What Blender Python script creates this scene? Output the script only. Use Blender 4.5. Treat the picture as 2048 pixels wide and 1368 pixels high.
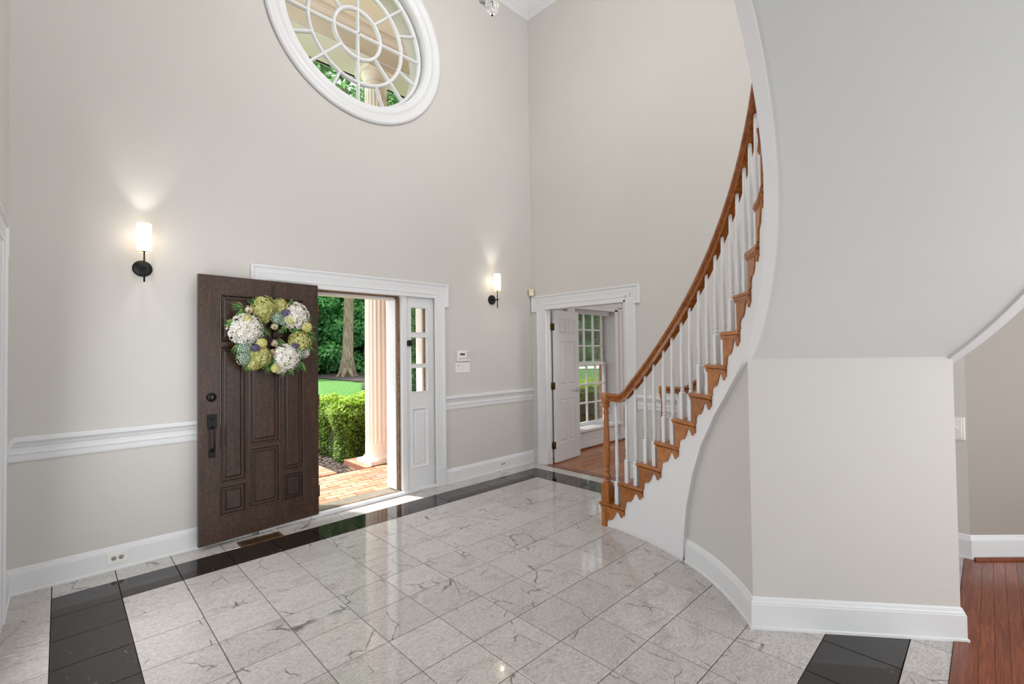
import bpy, bmesh, math, random
from mathutils import Vector, Matrix
random.seed(7)
PI = math.pi
for o in list(bpy.data.objects): bpy.data.objects.remove(o)
scene = bpy.context.scene
COL = scene.collection

# ------------------------------------------------------------------ camera
CAM = Vector((0.0292, -3.9694, 1.4501)); FPX = 931.2
yaw, pit, rol = math.radians(44.1876), math.radians(1.093), math.radians(-0.7582)
fw = Vector((math.sin(yaw)*math.cos(pit), math.cos(yaw)*math.cos(pit), math.sin(pit)))
r0 = Vector((math.cos(yaw), -math.sin(yaw), 0)); u0 = r0.cross(fw)
rr = r0*math.cos(rol) + u0*math.sin(rol); uu = -r0*math.sin(rol) + u0*math.cos(rol)
cd = bpy.data.cameras.new('camera'); cam = bpy.data.objects.new('camera', cd); COL.objects.link(cam)
M = Matrix((rr, uu, -fw)).transposed().to_4x4(); M.translation = CAM
cam.matrix_world = M
cd.sensor_width = 36.0; cd.lens = FPX/2048*36; cd.clip_start = 0.02; cd.clip_end = 300
scene.camera = cam
# ------------------------------------------------------------------ light, sky, exposure
scene.view_settings.view_transform = 'Standard'; scene.view_settings.look = 'None'
scene.view_settings.gamma = 1.0; scene.view_settings.use_curve_mapping = False
scene.view_settings.exposure = 0.0
w = bpy.data.worlds.new('world'); scene.world = w; w.use_nodes = True
nt = w.node_tree; bg = nt.nodes['Background']
sky = nt.nodes.new('ShaderNodeTexSky'); sky.sky_type = 'HOSEK_WILKIE'; sky.turbidity = 6.0; sky.ground_albedo = 0.4
sky.sun_direction = Vector((-0.20, 0.48, 1.0)).normalized()
mx = nt.nodes.new('ShaderNodeMixRGB'); mx.inputs[0].default_value = 0.8; mx.inputs[2].default_value = (0.92, 0.96, 1.0, 1)
nt.links.new(sky.outputs[0], mx.inputs[1]); nt.links.new(mx.outputs[0], bg.inputs[0])
bg.inputs[1].default_value = 4.1
def lamp(name, kind, loc, energy, color=(1, 1, 1), size=1.0, size_y=None, aim=None, soft=0.1):
    d = bpy.data.lights.new(name, kind); d.energy = energy; d.color = color
    if kind == 'AREA':
        d.shape = 'RECTANGLE'; d.size = size; d.size_y = size_y or size
    elif kind == 'SUN': d.angle = soft
    else: d.shadow_soft_size = soft
    o = bpy.data.objects.new(name, d); COL.objects.link(o); o.location = loc
    if aim is not None:
        v = Vector(aim) - Vector(loc); o.rotation_euler = v.to_track_quat('-Z', 'Y').to_euler()
    return o
lamp('sun_light', 'SUN', (-4, 9.6, 20), 9.0, (1.0, 0.97, 0.90), aim=(0, 0, 0), soft=math.radians(1.2))
lamp('rear_fill_light', 'AREA', (3.0, -6.2, 1.4), 82, (0.95, 0.985, 1.0), 3.6, 2.0, aim=(2.4, -1.0, 2.6))  # added area light behind the camera, unseen, fills the foyer
lamp('upper_hall_fill_light', 'AREA', (2.6, -6.2, 4.7), 95, (0.96, 0.985, 1.0), 3.5, 2.0, aim=(2.0, 0, 2.6))  # added fill high at the back wall, unseen, for the upper walls
lamp('side_hall_fill_light', 'AREA', (0.9, -5.6, 0.5), 25, (0.95, 0.985, 1.0), 2.0, 0.8, aim=(2.4, -3.6, 2.6))  # added low fill in the hall, aimed up at the stair soffit
lamp('left_fill_light', 'AREA', (-0.185, -1.15, 1.25), 52, (0.96, 0.985, 1.0), 1.0, 1.8, aim=(3.0, -1.6, 1.1))  # added fill on the left wall, lifts the curved wall under the stair
lamp('office_fill_light', 'AREA', (7.4, -2.9, 1.7), 40, (1.0, 0.99, 0.97), 1.8, 1.6, aim=(6.0, 0.2, 1.1))  # unseen area light deep in the office, aimed at its window wall

# ------------------------------------------------------------------ materials
def lin(c):
    if isinstance(c, str):
        c = [int(c[i:i+2], 16)/255 for i in (0, 2, 4)]
        c = [x/12.92 if x <= 0.04045 else ((x+0.055)/1.055)**2.4 for x in c]
    return (c[0], c[1], c[2], 1.0)
class Nodes:
    def __init__(s, name):
        s.m = bpy.data.materials.new(name); s.m.use_nodes = True
        s.t = s.m.node_tree; s.b = s.t.nodes['Principled BSDF']; s.out = s.t.nodes['Material Output']
    def n(s, typ, **kw):
        nd = s.t.nodes.new(typ)
        for k, v in kw.items():
            if isinstance(k, str) and hasattr(nd, k): setattr(nd, k, v)
        return nd
    def l(s, a, b): s.t.links.new(a, b)
    def coord(s, scale=(1, 1, 1), rnd=0.0, kind='Object', rot=(0, 0, 0)):
        tc = s.n('ShaderNodeTexCoord'); mp = s.n('ShaderNodeMapping')
        mp.inputs['Scale'].default_value = scale; mp.inputs['Rotation'].default_value = rot
        s.l(tc.outputs[kind], mp.inputs['Vector'])
        if rnd:
            oi = s.n('ShaderNodeObjectInfo'); cm = s.n('ShaderNodeCombineXYZ')
            m1 = s.n('ShaderNodeMath', operation='MULTIPLY'); m1.inputs[1].default_value = rnd
            m2 = s.n('ShaderNodeMath', operation='MULTIPLY'); m2.inputs[1].default_value = rnd*7.3
            s.l(oi.outputs['Random'], m1.inputs[0]); s.l(oi.outputs['Random'], m2.inputs[0])
            s.l(m1.outputs[0], cm.inputs[0]); s.l(m2.outputs[0], cm.inputs[1]); s.l(m1.outputs[0], cm.inputs[2])
            s.l(cm.outputs[0], mp.inputs['Location'])
        return mp.outputs[0]
    def noise(s, vec, scale, detail=4, rough=0.55, dist=0.0):
        nd = s.n('ShaderNodeTexNoise'); nd.inputs['Scale'].default_value = scale
        nd.inputs['Detail'].default_value = detail; nd.inputs['Roughness'].default_value = rough
        nd.inputs['Distortion'].default_value = dist
        s.l(vec, nd.inputs['Vector']); return nd.outputs['Fac']
    def ramp(s, fac, stops):
        nd = s.n('ShaderNodeValToRGB'); e = nd.color_ramp.elements
        while len(e) > 1: e.remove(e[-1])
        e[0].position = stops[0][0]; e[0].color = lin(stops[0][1])
        for p, c in stops[1:]:
            q = e.new(p); q.color = lin(c)
        s.l(fac, nd.inputs[0]); return nd.outputs[0]
    def mix(s, fac, a, b, mode='MIX'):
        nd = s.n('ShaderNodeMixRGB'); nd.blend_type = mode
        if isinstance(fac, float): nd.inputs[0].default_value = fac
        else: s.l(fac, nd.inputs[0])
        for i, v in ((1, a), (2, b)):
            if hasattr(v, 'links'): s.l(v, nd.inputs[i])
            else: nd.inputs[i].default_value = lin(v)
        return nd.outputs[0]
    def bump(s, h, strength=0.2, dist=0.01, normal=None):
        nd = s.n('ShaderNodeBump'); nd.inputs['Strength'].default_value = strength
        nd.inputs['Distance'].default_value = dist; s.l(h, nd.inputs['Height'])
        if normal is not None: s.l(normal, nd.inputs['Normal'])
        s.l(nd.outputs[0], s.b.inputs['Normal']); return nd.outputs[0]
    def color(s, c):
        if hasattr(c, 'links'): s.l(c, s.b.inputs['Base Color'])
        else: s.b.inputs['Base Color'].default_value = lin(c)
def plain(name, c, rough=0.5, metal=0.0, spec=0.5, noise=0.0, scale=8.0, c2=None, bump=0.0, bscale=200, rnd=0.0):
    s = Nodes(name); s.b.inputs['Roughness'].default_value = rough; s.b.inputs['Metallic'].default_value = metal
    s.b.inputs['Specular IOR Level'].default_value = spec
    v = s.coord(rnd=rnd)
    if c2 is not None: s.color(s.ramp(s.noise(v, scale), [(0.3, c), (0.7, c2)]))
    else: s.color(c)
    if bump: s.bump(s.noise(v, bscale, 2), bump, 0.002)
    return s.m
def wall_mat(name, c, c2):
    s = Nodes(name); s.b.inputs['Roughness'].default_value = 0.62; s.b.inputs['Specular IOR Level'].default_value = 0.3
    v = s.coord(kind='Object')
    s.color(s.ramp(s.noise(v, 0.9, 3), [(0.3, c), (0.7, c2)]))
    w1 = s.noise(s.coord((60, 60, 700)), 1.0, 2); w2 = s.noise(s.coord((700, 700, 60)), 1.0, 2)
    a = s.n('ShaderNodeMath', operation='ADD'); s.l(w1, a.inputs[0]); s.l(w2, a.inputs[1])
    s.bump(a.outputs[0], 0.12, 0.002); return s.m
M_WALL = wall_mat('greige_wall', 'CCC8C4', 'CECBC7')
M_WALLSHADE = wall_mat('shaded_greige_wall', 'A19A92', 'A49D96')  # greige wall paint darkened, the hall's shade is put into the colour
M_WHITE = plain('white_trim', 'DFE0E2', 0.38, bump=0.04, bscale=60)
M_SOFFIT = plain('soffit_plaster', 'D4D6D6', 0.7, c2='D7D9D9', scale=1.5, bump=0.08, bscale=140)
M_STRING = plain('stringer_paint', 'E6E6E8', 0.5, bump=0.05, bscale=90)
M_CEIL = plain('ceiling_paint', 'E6E5E3', 0.8)
M_OFFDOOR = plain('office_door_paint', 'DADBDD', 0.4, bump=0.04, bscale=60)
M_BLACKM = plain('black_metal', '0E0E0F', 0.4, metal=0.4)
M_BRONZE = plain('antique_brass', '5B4A2E', 0.38, metal=0.9, c2='7A6338', scale=60)
M_CHROME = plain('chrome', 'D8D8DA', 0.12, metal=1.0)
M_PLASTIC = plain('white_plastic', 'E8E5DF', 0.4)
M_IVORY = plain('ivory_plastic', 'E6D2A8', 0.45)
M_DARKPL = plain('dark_plastic', '2B2A28', 0.4)
M_GREYPL = plain('grey_button', '77736D', 0.5)
M_SOCK = plain('socket_grey', '9A9890', 0.5)
M_GROUT = plain('grout', '3A3532', 0.8)
M_FABRIC = plain('blind_fabric', 'C9C9CA', 0.8, bump=0.1, bscale=120)
def tile_mat(name, base, c2, vein, veinw, dark=False):
    s = Nodes(name); s.b.inputs['Roughness'].default_value = 0.07
    s.b.inputs['Specular IOR Level'].default_value = 0.6
    v = s.coord(rnd=40.0)
    n1 = s.noise(s.coord((1, 2.6, 1), rnd=31.0, rot=(0, 0, 0.6)), 5.0, 8, 0.68, 0.7)
    col = s.ramp(n1, [(0.30, 'A39C98' if not dark else base), (0.42, base), (0.52, c2), (0.68, base)])
    n3 = s.noise(s.coord((1, 2.0, 1), rnd=17.0, rot=(0, 0, 0.9)), 55.0, 5, 0.8, 0.4)
    col = s.mix(0.48 if not dark else 0.2, col, s.ramp(n3, [(0.36, '78706B' if not dark else '1B1614'), (0.52, 'BDB7B3' if not dark else '2B2522'), (0.68, 'E2DFDD' if not dark else '3B3431')]))
    # veins : thin band of a distorted noise
    cc = s.coord((1.0, 0.62, 1), rnd=57.0, rot=(0, 0, -0.55)); nz = s.n('ShaderNodeTexNoise'); nz.inputs['Scale'].default_value = 9.0; nz.inputs['Detail'].default_value = 5.0
    s.l(cc, nz.inputs['Vector']); vm = s.n('ShaderNodeVectorMath', operation='MULTIPLY_ADD'); vm.inputs[1].default_value = (0.10, 0.10, 0.0)
    s.l(nz.outputs['Color'], vm.inputs[0]); s.l(cc, vm.inputs[2]); vr = s.n('ShaderNodeTexVoronoi'); vr.feature = 'DISTANCE_TO_EDGE'; vr.inputs['Scale'].default_value = 4.2
    s.l(vm.outputs[0], vr.inputs['Vector']); b = vr
    msk = s.noise(s.coord((1, 1, 1), rnd=23.0), 5.0, 1)
    m = s.n('ShaderNodeMath', operation='MULTIPLY_ADD'); m.inputs[1].default_value = 0.05; m.inputs[2].default_value = 0.0
    s.l(msk, m.inputs[0])
    rp = s.ramp(b.outputs[0], [(0.0, (1, 1, 1)), (veinw, (0, 0, 0))])
    mk = s.ramp(msk, [(0.52, (0, 0, 0)), (0.60, (0.85, 0.85, 0.85))])
    fac = s.mix(1.0, rp, mk, 'MULTIPLY')
    col = s.mix(fac, col, vein)
    if dark:
        vo = s.n('ShaderNodeTexNoise'); vo.inputs['Scale'].default_value = 30; vo.inputs['Detail'].default_value = 3
        vo.inputs['Distortion'].default_value = 1.0; s.l(s.coord((2.2, 1, 1), rnd=9.0, rot=(0, 0, 0.7)), vo.inputs['Vector'])
        col = s.mix(s.ramp(vo.outputs['Fac'], [(0.70, (0, 0, 0)), (0.76, (0.7, 0.7, 0.7))]), col, 'B0AAA6')
    oi = s.n('ShaderNodeObjectInfo'); hv = s.n('ShaderNodeHueSaturation')
    mr = s.n('ShaderNodeMapRange'); mr.inputs['To Min'].default_value = 0.92; mr.inputs['To Max'].default_value = 1.06
    s.l(oi.outputs['Random'], mr.inputs['Value']); s.l(mr.outputs[0], hv.inputs['Value']); s.l(col, hv.inputs['Color'])
    s.color(hv.outputs['Color'])
    s.bump(s.noise(v, 35, 3), 0.03, 0.002)
    return s.m
M_TILE = tile_mat('polished_grey_marble', 'BDB7B4', 'CBC6C3', '4E4642', 0.016)
M_TILEB = tile_mat('polished_black_marble', '1C1614', '241E1B', '3A332F', 0.010, True)
def wood_mat(name, c1, c2, c3, rough, grain=(1, 12, 12), rnd=20.0, spec=0.5, scale=9.0, rot=(0, 0, 0), bump=0.15, wave=True):
    s = Nodes(name); s.b.inputs['Roughness'].default_value = rough; s.b.inputs['Specular IOR Level'].default_value = spec
    v = s.coord(grain, rnd=rnd, rot=rot)
    n1 = s.noise(v, scale*0.35, 4, 0.6, 1.2)
    col = s.ramp(n1, [(0.25, c1), (0.5, c2), (0.75, c3)])
    n2 = s.noise(s.coord((grain[0]*0.7, grain[1]*5, grain[2]*5), rnd=rnd, rot=rot), scale, 3, 0.6, 0.3)
    col = s.mix(s.ramp(n2, [(0.40, (0.75, 0.75, 0.75)), (0.56, (0, 0, 0))]), col, c1)
    if wave:
        wv = s.n('ShaderNodeTexWave'); wv.wave_type = 'BANDS'; wv.bands_direction = 'Y'
        wv.inputs['Scale'].default_value = scale*0.9; wv.inputs['Distortion'].default_value = 9.0
        wv.inputs['Detail'].default_value = 2.0; wv.inputs['Detail Scale'].default_value = 1.2
        s.l(s.coord((grain[0]*0.5, grain[1]*0.35, grain[2]*0.35), rnd=rnd, rot=rot), wv.inputs['Vector'])
        col = s.mix(s.ramp(wv.outputs['Fac'], [(0.0, (0.55, 0.55, 0.55)), (0.25, (0, 0, 0))]), col, c1)
    oi = s.n('ShaderNodeObjectInfo'); hv = s.n('ShaderNodeHueSaturation')
    mr = s.n('ShaderNodeMapRange'); mr.inputs['To Min'].default_value = 0.82; mr.inputs['To Max'].default_value = 1.15
    s.l(oi.outputs['Random'], mr.inputs['Value']); s.l(mr.outputs[0], hv.inputs['Value']); s.l(col, hv.inputs['Color'])
    s.color(hv.outputs['Color']); s.bump(n2, bump, 0.001); return s.m
M_OAK = wood_mat('golden_oak', '85491C', 'B5743A', 'C98B4C', 0.28, (3, 14, 14), scale=5)
M_OAKZ = wood_mat('golden_oak_upright', '85491C', 'B5743A', 'C98B4C', 0.28, (14, 14, 2), scale=5)
M_RAIL = wood_mat('oak_handrail', '7A3E16', 'AC682E', 'BE7C40', 0.26, (5, 5, 9), scale=5)
M_FLOORW = wood_mat('red_oak_boards', '6E331C', '8C472A', '9C5432', 0.2, (1.2, 9, 9), scale=5)
M_FLOORO = wood_mat('office_oak_boards', '8E4B22', 'B5713C', 'C07E48', 0.18, (1.4, 14, 14), scale=6)
M_DOOR = wood_mat('dark_stained_door', '26170F', '402A1D', '4C3424', 0.36, (16, 16, 1.6), scale=5, wave=False, bump=0.25, rnd=0)
M_DOORP = M_DOOR
M_BRASSV = plain('brown_register', '5A4028', 0.4, metal=0.6, c2='8A6A48', scale=40)
M_CREAM = plain('cream_column_paint', 'EDE7DA', 0.55, c2='F0EBE0', scale=3, bump=0.05)
M_BEIGE = plain('beige_portico_paint', 'F5F3E4', 0.6)
def brick_mat(name, cols, rnd=True):
    s = Nodes(name); s.b.inputs['Roughness'].default_value = 0.85
    oi = s.n('ShaderNodeObjectInfo'); v = s.coord(rnd=9.0)
    if rnd: base = s.ramp(oi.outputs['Random'], cols)
    else: base = s.ramp(s.noise(s.coord(), 6.0, 2), [(0.3+0.4*p, c) for p, c in cols])
    base = s.mix(s.ramp(s.noise(v, 40, 4), [(0.35, (0.5, 0.5, 0.5)), (0.6, (0, 0, 0))]), base, '7A5A4C')
    s.color(base); s.bump(s.noise(v, 120, 3), 0.5, 0.003); return s.m
M_BRICK = brick_mat('paving_brick', [(0.0, 'A86A50'), (0.3, 'BC7C5E'), (0.6, 'C09A7C'), (0.8, '96796A'), (1.0, 'B88262')])
M_BRICKW = brick_mat('wall_brick', [(0.0, '8E4F3A'), (0.5, 'A5654A'), (1.0, '7C4536')], False)
M_MORTAR = plain('mortar', 'A89E90', 0.9, c2='8F867A', scale=30)
def leaf_mat(name, stops, rough=0.55, trans=0.25):
    s = Nodes(name); s.b.inputs['Roughness'].default_value = rough
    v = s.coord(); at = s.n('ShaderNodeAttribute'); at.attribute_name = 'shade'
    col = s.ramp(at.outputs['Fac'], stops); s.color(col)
    s.b.inputs['Specular IOR Level'].default_value = 0.3
    tr = s.n('ShaderNodeBsdfTranslucent'); s.l(col, tr.inputs['Color'])
    ms = s.n('ShaderNodeMixShader'); ms.inputs[0].default_value = trans
    s.l(s.b.outputs[0], ms.inputs[1]); s.l(tr.outputs[0], ms.inputs[2]); s.l(ms.outputs[0], s.out.inputs[0])
    return s.m
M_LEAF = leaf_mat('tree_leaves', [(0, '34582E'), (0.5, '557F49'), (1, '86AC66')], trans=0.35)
M_LEAF2 = leaf_mat('understory_leaves', [(0, '3A6E44'), (0.5, '5A9A56'), (1, '8AC070')], trans=0.4)
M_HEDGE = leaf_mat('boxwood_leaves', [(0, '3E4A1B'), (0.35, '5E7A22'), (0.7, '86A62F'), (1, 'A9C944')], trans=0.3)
M_CORE = plain('foliage_core', '141D0E', 0.9)
M_TWIG = plain('twig_core', '2A2214', 0.9, c2='3A331C', scale=60)
def ground_mat(name, stops, scale, bs, rough=0.9):
    s = Nodes(name); s.b.inputs['Roughness'].default_value = rough; v = s.coord()
    n = s.noise(v, scale, 6, 0.7); s.color(s.ramp(n, stops)); s.bump(s.noise(v, bs, 3), 1.0, 0.03); return s.m
M_LAWN = ground_mat('lawn_grass', [(0.3, '35601F'), (0.5, '487A2C'), (0.72, '5E913C')], 14, 90)
M_MULCH = ground_mat('dark_mulch', [(0.3, '231B18'), (0.5, '3C322D'), (0.72, '584C46')], 35, 60)
M_PATH = plain('concrete_drive', 'D8D2C8', 0.9, c2='C8C2B8', scale=3)
def bark_mat():
    s = Nodes('tree_bark'); s.b.inputs['Roughness'].default_value = 0.9
    n = s.noise(s.coord((9, 9, 1.1)), 3.0, 5, 0.7, 0.4)
    s.color(s.ramp(n, [(0.35, '4A4030'), (0.55, '857860'), (0.7, 'A0937A')])); s.bump(n, 0.9, 0.05); return s.m
M_BARK = bark_mat()
def glass_mat():
    s = Nodes('window_glass'); s.t.nodes.remove(s.b)
    tr = s.n('ShaderNodeBsdfTransparent'); tr.inputs[0].default_value = (0.97, 0.98, 0.98, 1)
    gl = s.n('ShaderNodeBsdfGlossy'); gl.inputs['Roughness'].default_value = 0.02
    fr = s.n('ShaderNodeFresnel'); fr.inputs[0].default_value = 1.45
    ml = s.n('ShaderNodeMath', operation='MULTIPLY'); ml.inputs[1].default_value = 0.7; s.l(fr.outputs[0], ml.inputs[0])
    ms = s.n('ShaderNodeMixShader'); s.l(ml.outputs[0], ms.inputs[0]); s.l(tr.outputs[0], ms.inputs[1]); s.l(gl.outputs[0], ms.inputs[2])
    s.l(ms.outputs[0], s.out.inputs[0]); return s.m
M_GLASS = glass_mat()
def crystal_mat():
    s = Nodes('clear_crystal'); s.b.inputs['Roughness'].default_value = 0.02
    s.b.inputs['Transmission Weight'].default_value = 1.0; s.b.inputs['IOR'].default_value = 1.45; s.color((1, 1, 1)); return s.m
M_CRYST = crystal_mat()
def glow_mat(name, c, strength, c2=None, base='F4E8D0'):
    s = Nodes(name); s.color(base); s.b.inputs['Roughness'].default_value = 0.7
    if c2 is not None:
        tc = s.n('ShaderNodeTexCoord'); sp = s.n('ShaderNodeSeparateXYZ'); s.l(tc.outputs['Object'], sp.inputs[0])
        col = s.ramp(sp.outputs['Z'], [(0.03, c2), (0.08, c)]); s.l(col, s.b.inputs['Emission Color'])
    else: s.b.inputs['Emission Color'].default_value = lin(c)
    s.b.inputs['Emission Strength'].default_value = strength; return s.m
M_SHADE = glow_mat('lit_lamp_shade', 'FFF6E6', 1.5, 'FFDFA0')
def _translucent_shade(m):
    t = m.node_tree; out = t.nodes['Material Output']; b = t.nodes['Principled BSDF']
    tr = t.nodes.new('ShaderNodeBsdfTransparent'); mxs = t.nodes.new('ShaderNodeMixShader'); mxs.inputs[0].default_value = 0.22
    t.links.new(b.outputs[0], mxs.inputs[1]); t.links.new(tr.outputs[0], mxs.inputs[2]); t.links.new(mxs.outputs[0], out.inputs[0])
_translucent_shade(M_SHADE)
M_BULB = glow_mat('lit_bulb', 'FFE6B8', 6.0)
def pet(name, stops): return leaf_mat(name, stops, 0.6, 0.15)
M_PW = pet('white_petals', [(0, 'D9D2C2'), (0.5, 'EFEBE2'), (1, 'FAF8F4')])
M_PY = pet('yellow_petals', [(0, 'C9C468'), (0.5, 'E4DF92'), (1, 'F6F3C4')])
M_PG = pet('green_yellow_petals', [(0, '8C8A3C'), (0.5, 'C4C276'), (1, 'E6E5AA')])
M_PB = pet('pale_green_lace', [(0, '7F957F'), (0.5, 'A3B8A2'), (1, 'CBD9C8')])
M_PP = pet('purple_blossom', [(0, '4A4560'), (0.5, '6A6288'), (1, '8A82A6')])
M_PC = pet('cream_blossom', [(0, 'B8A888'), (0.5, 'D8CCAE'), (1, 'F0E8D2')])
M_SPRIG = pet('sprig_green', [(0, '2A4A26'), (0.5, '4A7A3A'), (1, '8AB060')])

# ------------------------------------------------------------------ mesh builder
class MB:
    def __init__(s): s.v = []; s.f = []; s.m = []; s.smooth = []
    def add(s, vs, fs, mi=0, sm=False):
        b = len(s.v); s.v += [tuple(p) for p in vs]
        for f in fs: s.f.append([b+i for i in f]); s.m.append(mi); s.smooth.append(sm)
        return s
    def box(s, a, b, mi=0):
        x0, x1 = sorted((a[0], b[0])); y0, y1 = sorted((a[1], b[1])); z0, z1 = sorted((a[2], b[2]))
        s.add([(x0,y0,z0),(x1,y0,z0),(x1,y1,z0),(x0,y1,z0),(x0,y0,z1),(x1,y0,z1),(x1,y1,z1),(x0,y1,z1)],
              [(0,3,2,1),(4,5,6,7),(0,1,5,4),(1,2,6,5),(2,3,7,6),(3,0,4,7)], mi); return s
    def bbox(s, a, b, c=0.003, mi=0):   # box with chamfered edges
        x0, x1 = sorted((a[0], b[0])); y0, y1 = sorted((a[1], b[1])); z0, z1 = sorted((a[2], b[2]))
        bm = bmesh.new(); bmesh.ops.create_cube(bm, size=1)
        for v in bm.verts: v.co = ((x0+x1)/2+v.co.x*(x1-x0), (y0+y1)/2+v.co.y*(y1-y0), (z0+z1)/2+v.co.z*(z1-z0))
        bmesh.ops.bevel(bm, geom=bm.edges[:], offset=c, segments=1, affect='EDGES')
        s.add([v.co[:] for v in bm.verts], [[v.index for v in f.verts] for f in bm.faces], mi); bm.free(); return s
    def prism(s, poly, map3, a, b, mi=0):
        n = len(poly); vs = [map3(p[0], p[1], a) for p in poly] + [map3(p[0], p[1], b) for p in poly]
        fs = [tuple(range(n))[::-1], tuple(range(n, 2*n))] + [(i, (i+1) % n, n+(i+1) % n, n+i) for i in range(n)]
        return s.add(vs, fs, mi)
    def lathe(s, prof, c=(0, 0, 0), seg=20, axis='Z', mi=0, sm=True, closed=False):
        n = len(prof); vs = []
        for k in range(seg):
            a = 2*PI*k/seg; ca, sa = math.cos(a), math.sin(a)
            for r, h in prof:
                if axis == 'Z': p = (c[0]+r*ca, c[1]+r*sa, c[2]+h)
                elif axis == 'Y': p = (c[0]+r*ca, c[1]+h, c[2]+r*sa)
                else: p = (c[0]+h, c[1]+r*ca, c[2]+r*sa)
                vs.append(p)
        fs = []
        for k in range(seg):
            k2 = (k+1) % seg
            for i in range(n if closed else n-1):
                j = (i+1) % n
                fs.append((k*n+i, k2*n+i, k2*n+j, k*n+j))
        if not closed:
            if prof[0][0] > 1e-6: fs.append(tuple(k*n for k in range(seg))[::-1])
            if prof[-1][0] > 1e-6: fs.append(tuple(k*n+n-1 for k in range(seg)))
        return s.add(vs, fs, mi, sm)
    def tube(s, pts, r, seg=8, mi=0, rads=None, sm=True):
        pts = [Vector(p) for p in pts]; n = len(pts); vs = []; prev = None
        for i, p in enumerate(pts):
            t = (pts[min(i+1, n-1)] - pts[max(i-1, 0)]).normalized()
            if prev is None:
                ref = Vector((0, 0, 1)) if abs(t.z) < 0.9 else Vector((1, 0, 0)); a = t.cross(ref).normalized()
            else: a = (prev - t*prev.dot(t)).normalized()
            prev = a; b = t.cross(a); rad = rads[i] if rads else r
            for k in range(seg):
                q = 2*PI*k/seg; vs.append(p + (a*math.cos(q)+b*math.sin(q))*rad)
        fs = [(i*seg+k, i*seg+(k+1) % seg, (i+1)*seg+(k+1) % seg, (i+1)*seg+k) for i in range(n-1) for k in range(seg)]
        fs += [tuple(range(seg))[::-1], tuple(range((n-1)*seg, n*seg))]
        return s.add(vs, fs, mi, sm)
    def sweep(s, path, prof, map3=None, closed=False, mi=0, sm=False):
        """profile points (in-plane offset to the left of path, out-of-plane height), mitred"""
        if map3 is None: map3 = lambda x, y, h: (x, y, h)
        P = [Vector(p) for p in path]; n = len(P); m = len(prof); vs = []
        for i in range(n):
            if closed: a, b = P[i]-P[i-1], P[(i+1) % n]-P[i]
            else:
                a = P[i]-P[i-1] if i else P[1]-P[0]; b = P[i+1]-P[i] if i < n-1 else a
            a = a.normalized(); b = b.normalized(); na = Vector((-a.y, a.x)); nb = Vector((-b.y, b.x))
            t = (na+nb); t = t/max(1e-6, t.length); k = 1/max(0.2, t.dot(na))
            for o, h in prof:
                q = P[i]+t*k*o; vs.append(map3(q.x, q.y, h))
        fs = []
        for i in range(n if closed else n-1):
            i2 = (i+1) % n
            for j in range(m): fs.append((i*m+j, i2*m+j, i2*m+(j+1) % m, i*m+(j+1) % m))
        if not closed: fs += [tuple(range(m))[::-1], tuple(range((n-1)*m, n*m))]
        return s.add(vs, fs, mi, sm)
    def rects(s, x0, x1, z0, z1, levels, map3, mi=0, fill=True):
        """nested rectangles: levels of (inset, height); last one filled"""
        vs = []
        for ins, h in levels:
            for (x, z) in ((x0+ins, z0+ins), (x1-ins, z0+ins), (x1-ins, z1-ins), (x0+ins, z1-ins)): vs.append(map3(x, z, h))
        fs = []
        for i in range(len(levels)-1):
            for k in range(4): fs.append((i*4+k, i*4+(k+1) % 4, (i+1)*4+(k+1) % 4, (i+1)*4+k))
        e = (len(levels)-1)*4
        if fill: fs.append((e, e+1, e+2, e+3))
        return s.add(vs, fs, mi)
    def mesh(s, name, mats):
        me = bpy.data.meshes.new(name); me.from_pydata(s.v, [], s.f)
        mats = mats if isinstance(mats, (list, tuple)) else [mats]
        for m in mats: me.materials.append(m)
        me.polygons.foreach_set('material_index', s.m); me.polygons.foreach_set('use_smooth', s.smooth)
        bm = bmesh.new(); bm.from_mesh(me); bmesh.ops.recalc_face_normals(bm, faces=bm.faces[:]); bm.to_mesh(me); bm.free()
        me.update(); return me
    def build(s, name, mats, parent=None, loc=None, label=None):
        o = bpy.data.objects.new(name, s.mesh(name, mats)); COL.objects.link(o)
        if parent is not None: o.parent = parent
        if loc is not None: o.location = loc
        if label: o['label'] = label
        return o
def inst(name, me, loc, parent=None, rz=0, label=None, scale=None, rot=None):
    o = bpy.data.objects.new(name, me); COL.objects.link(o); o.location = loc
    o.rotation_euler = rot if rot else (0, 0, rz)
    if scale: o.scale = scale
    if parent is not None: o.parent = parent
    if label: o['label'] = label
    return o
def struct(o, label=None):
    o['kind'] = 'structure'
    if label: o['label'] = label
    return o
def thing(o, label, cat, group=None):
    o['label'] = label; o['category'] = cat
    if group: o['group'] = group
    return o
def empty(name, loc=(0, 0, 0), rz=0):
    o = bpy.data.objects.new(name, None); COL.objects.link(o); o.location = loc; o.rotation_euler = (0, 0, rz)
    o.empty_display_size = 0.05; return o

# ------------------------------------------------------------------ constants
T = 0.3048
YF, XR, XL = 0.22, 4.465, -0.2          # inner faces of front, right and left wall
ZC = 6.02                                # foyer ceiling
CX, CY = 1.519, -1.691                   # centre of the curved stair
WT = 0.34                                # front wall thickness (outer face Y = .56)
def pol(r, th, z=None):
    a = math.radians(th); x, y = CX+r*math.cos(a), CY-r*math.sin(a)
    return (x, y) if z is None else (x, y, z)
def fw_map(x, z, h): return (x, YF-h, z)       # on the front wall, h towards the room
def rw_map(y, z, h): return (XR-h, y, z)       # on the right wall

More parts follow.
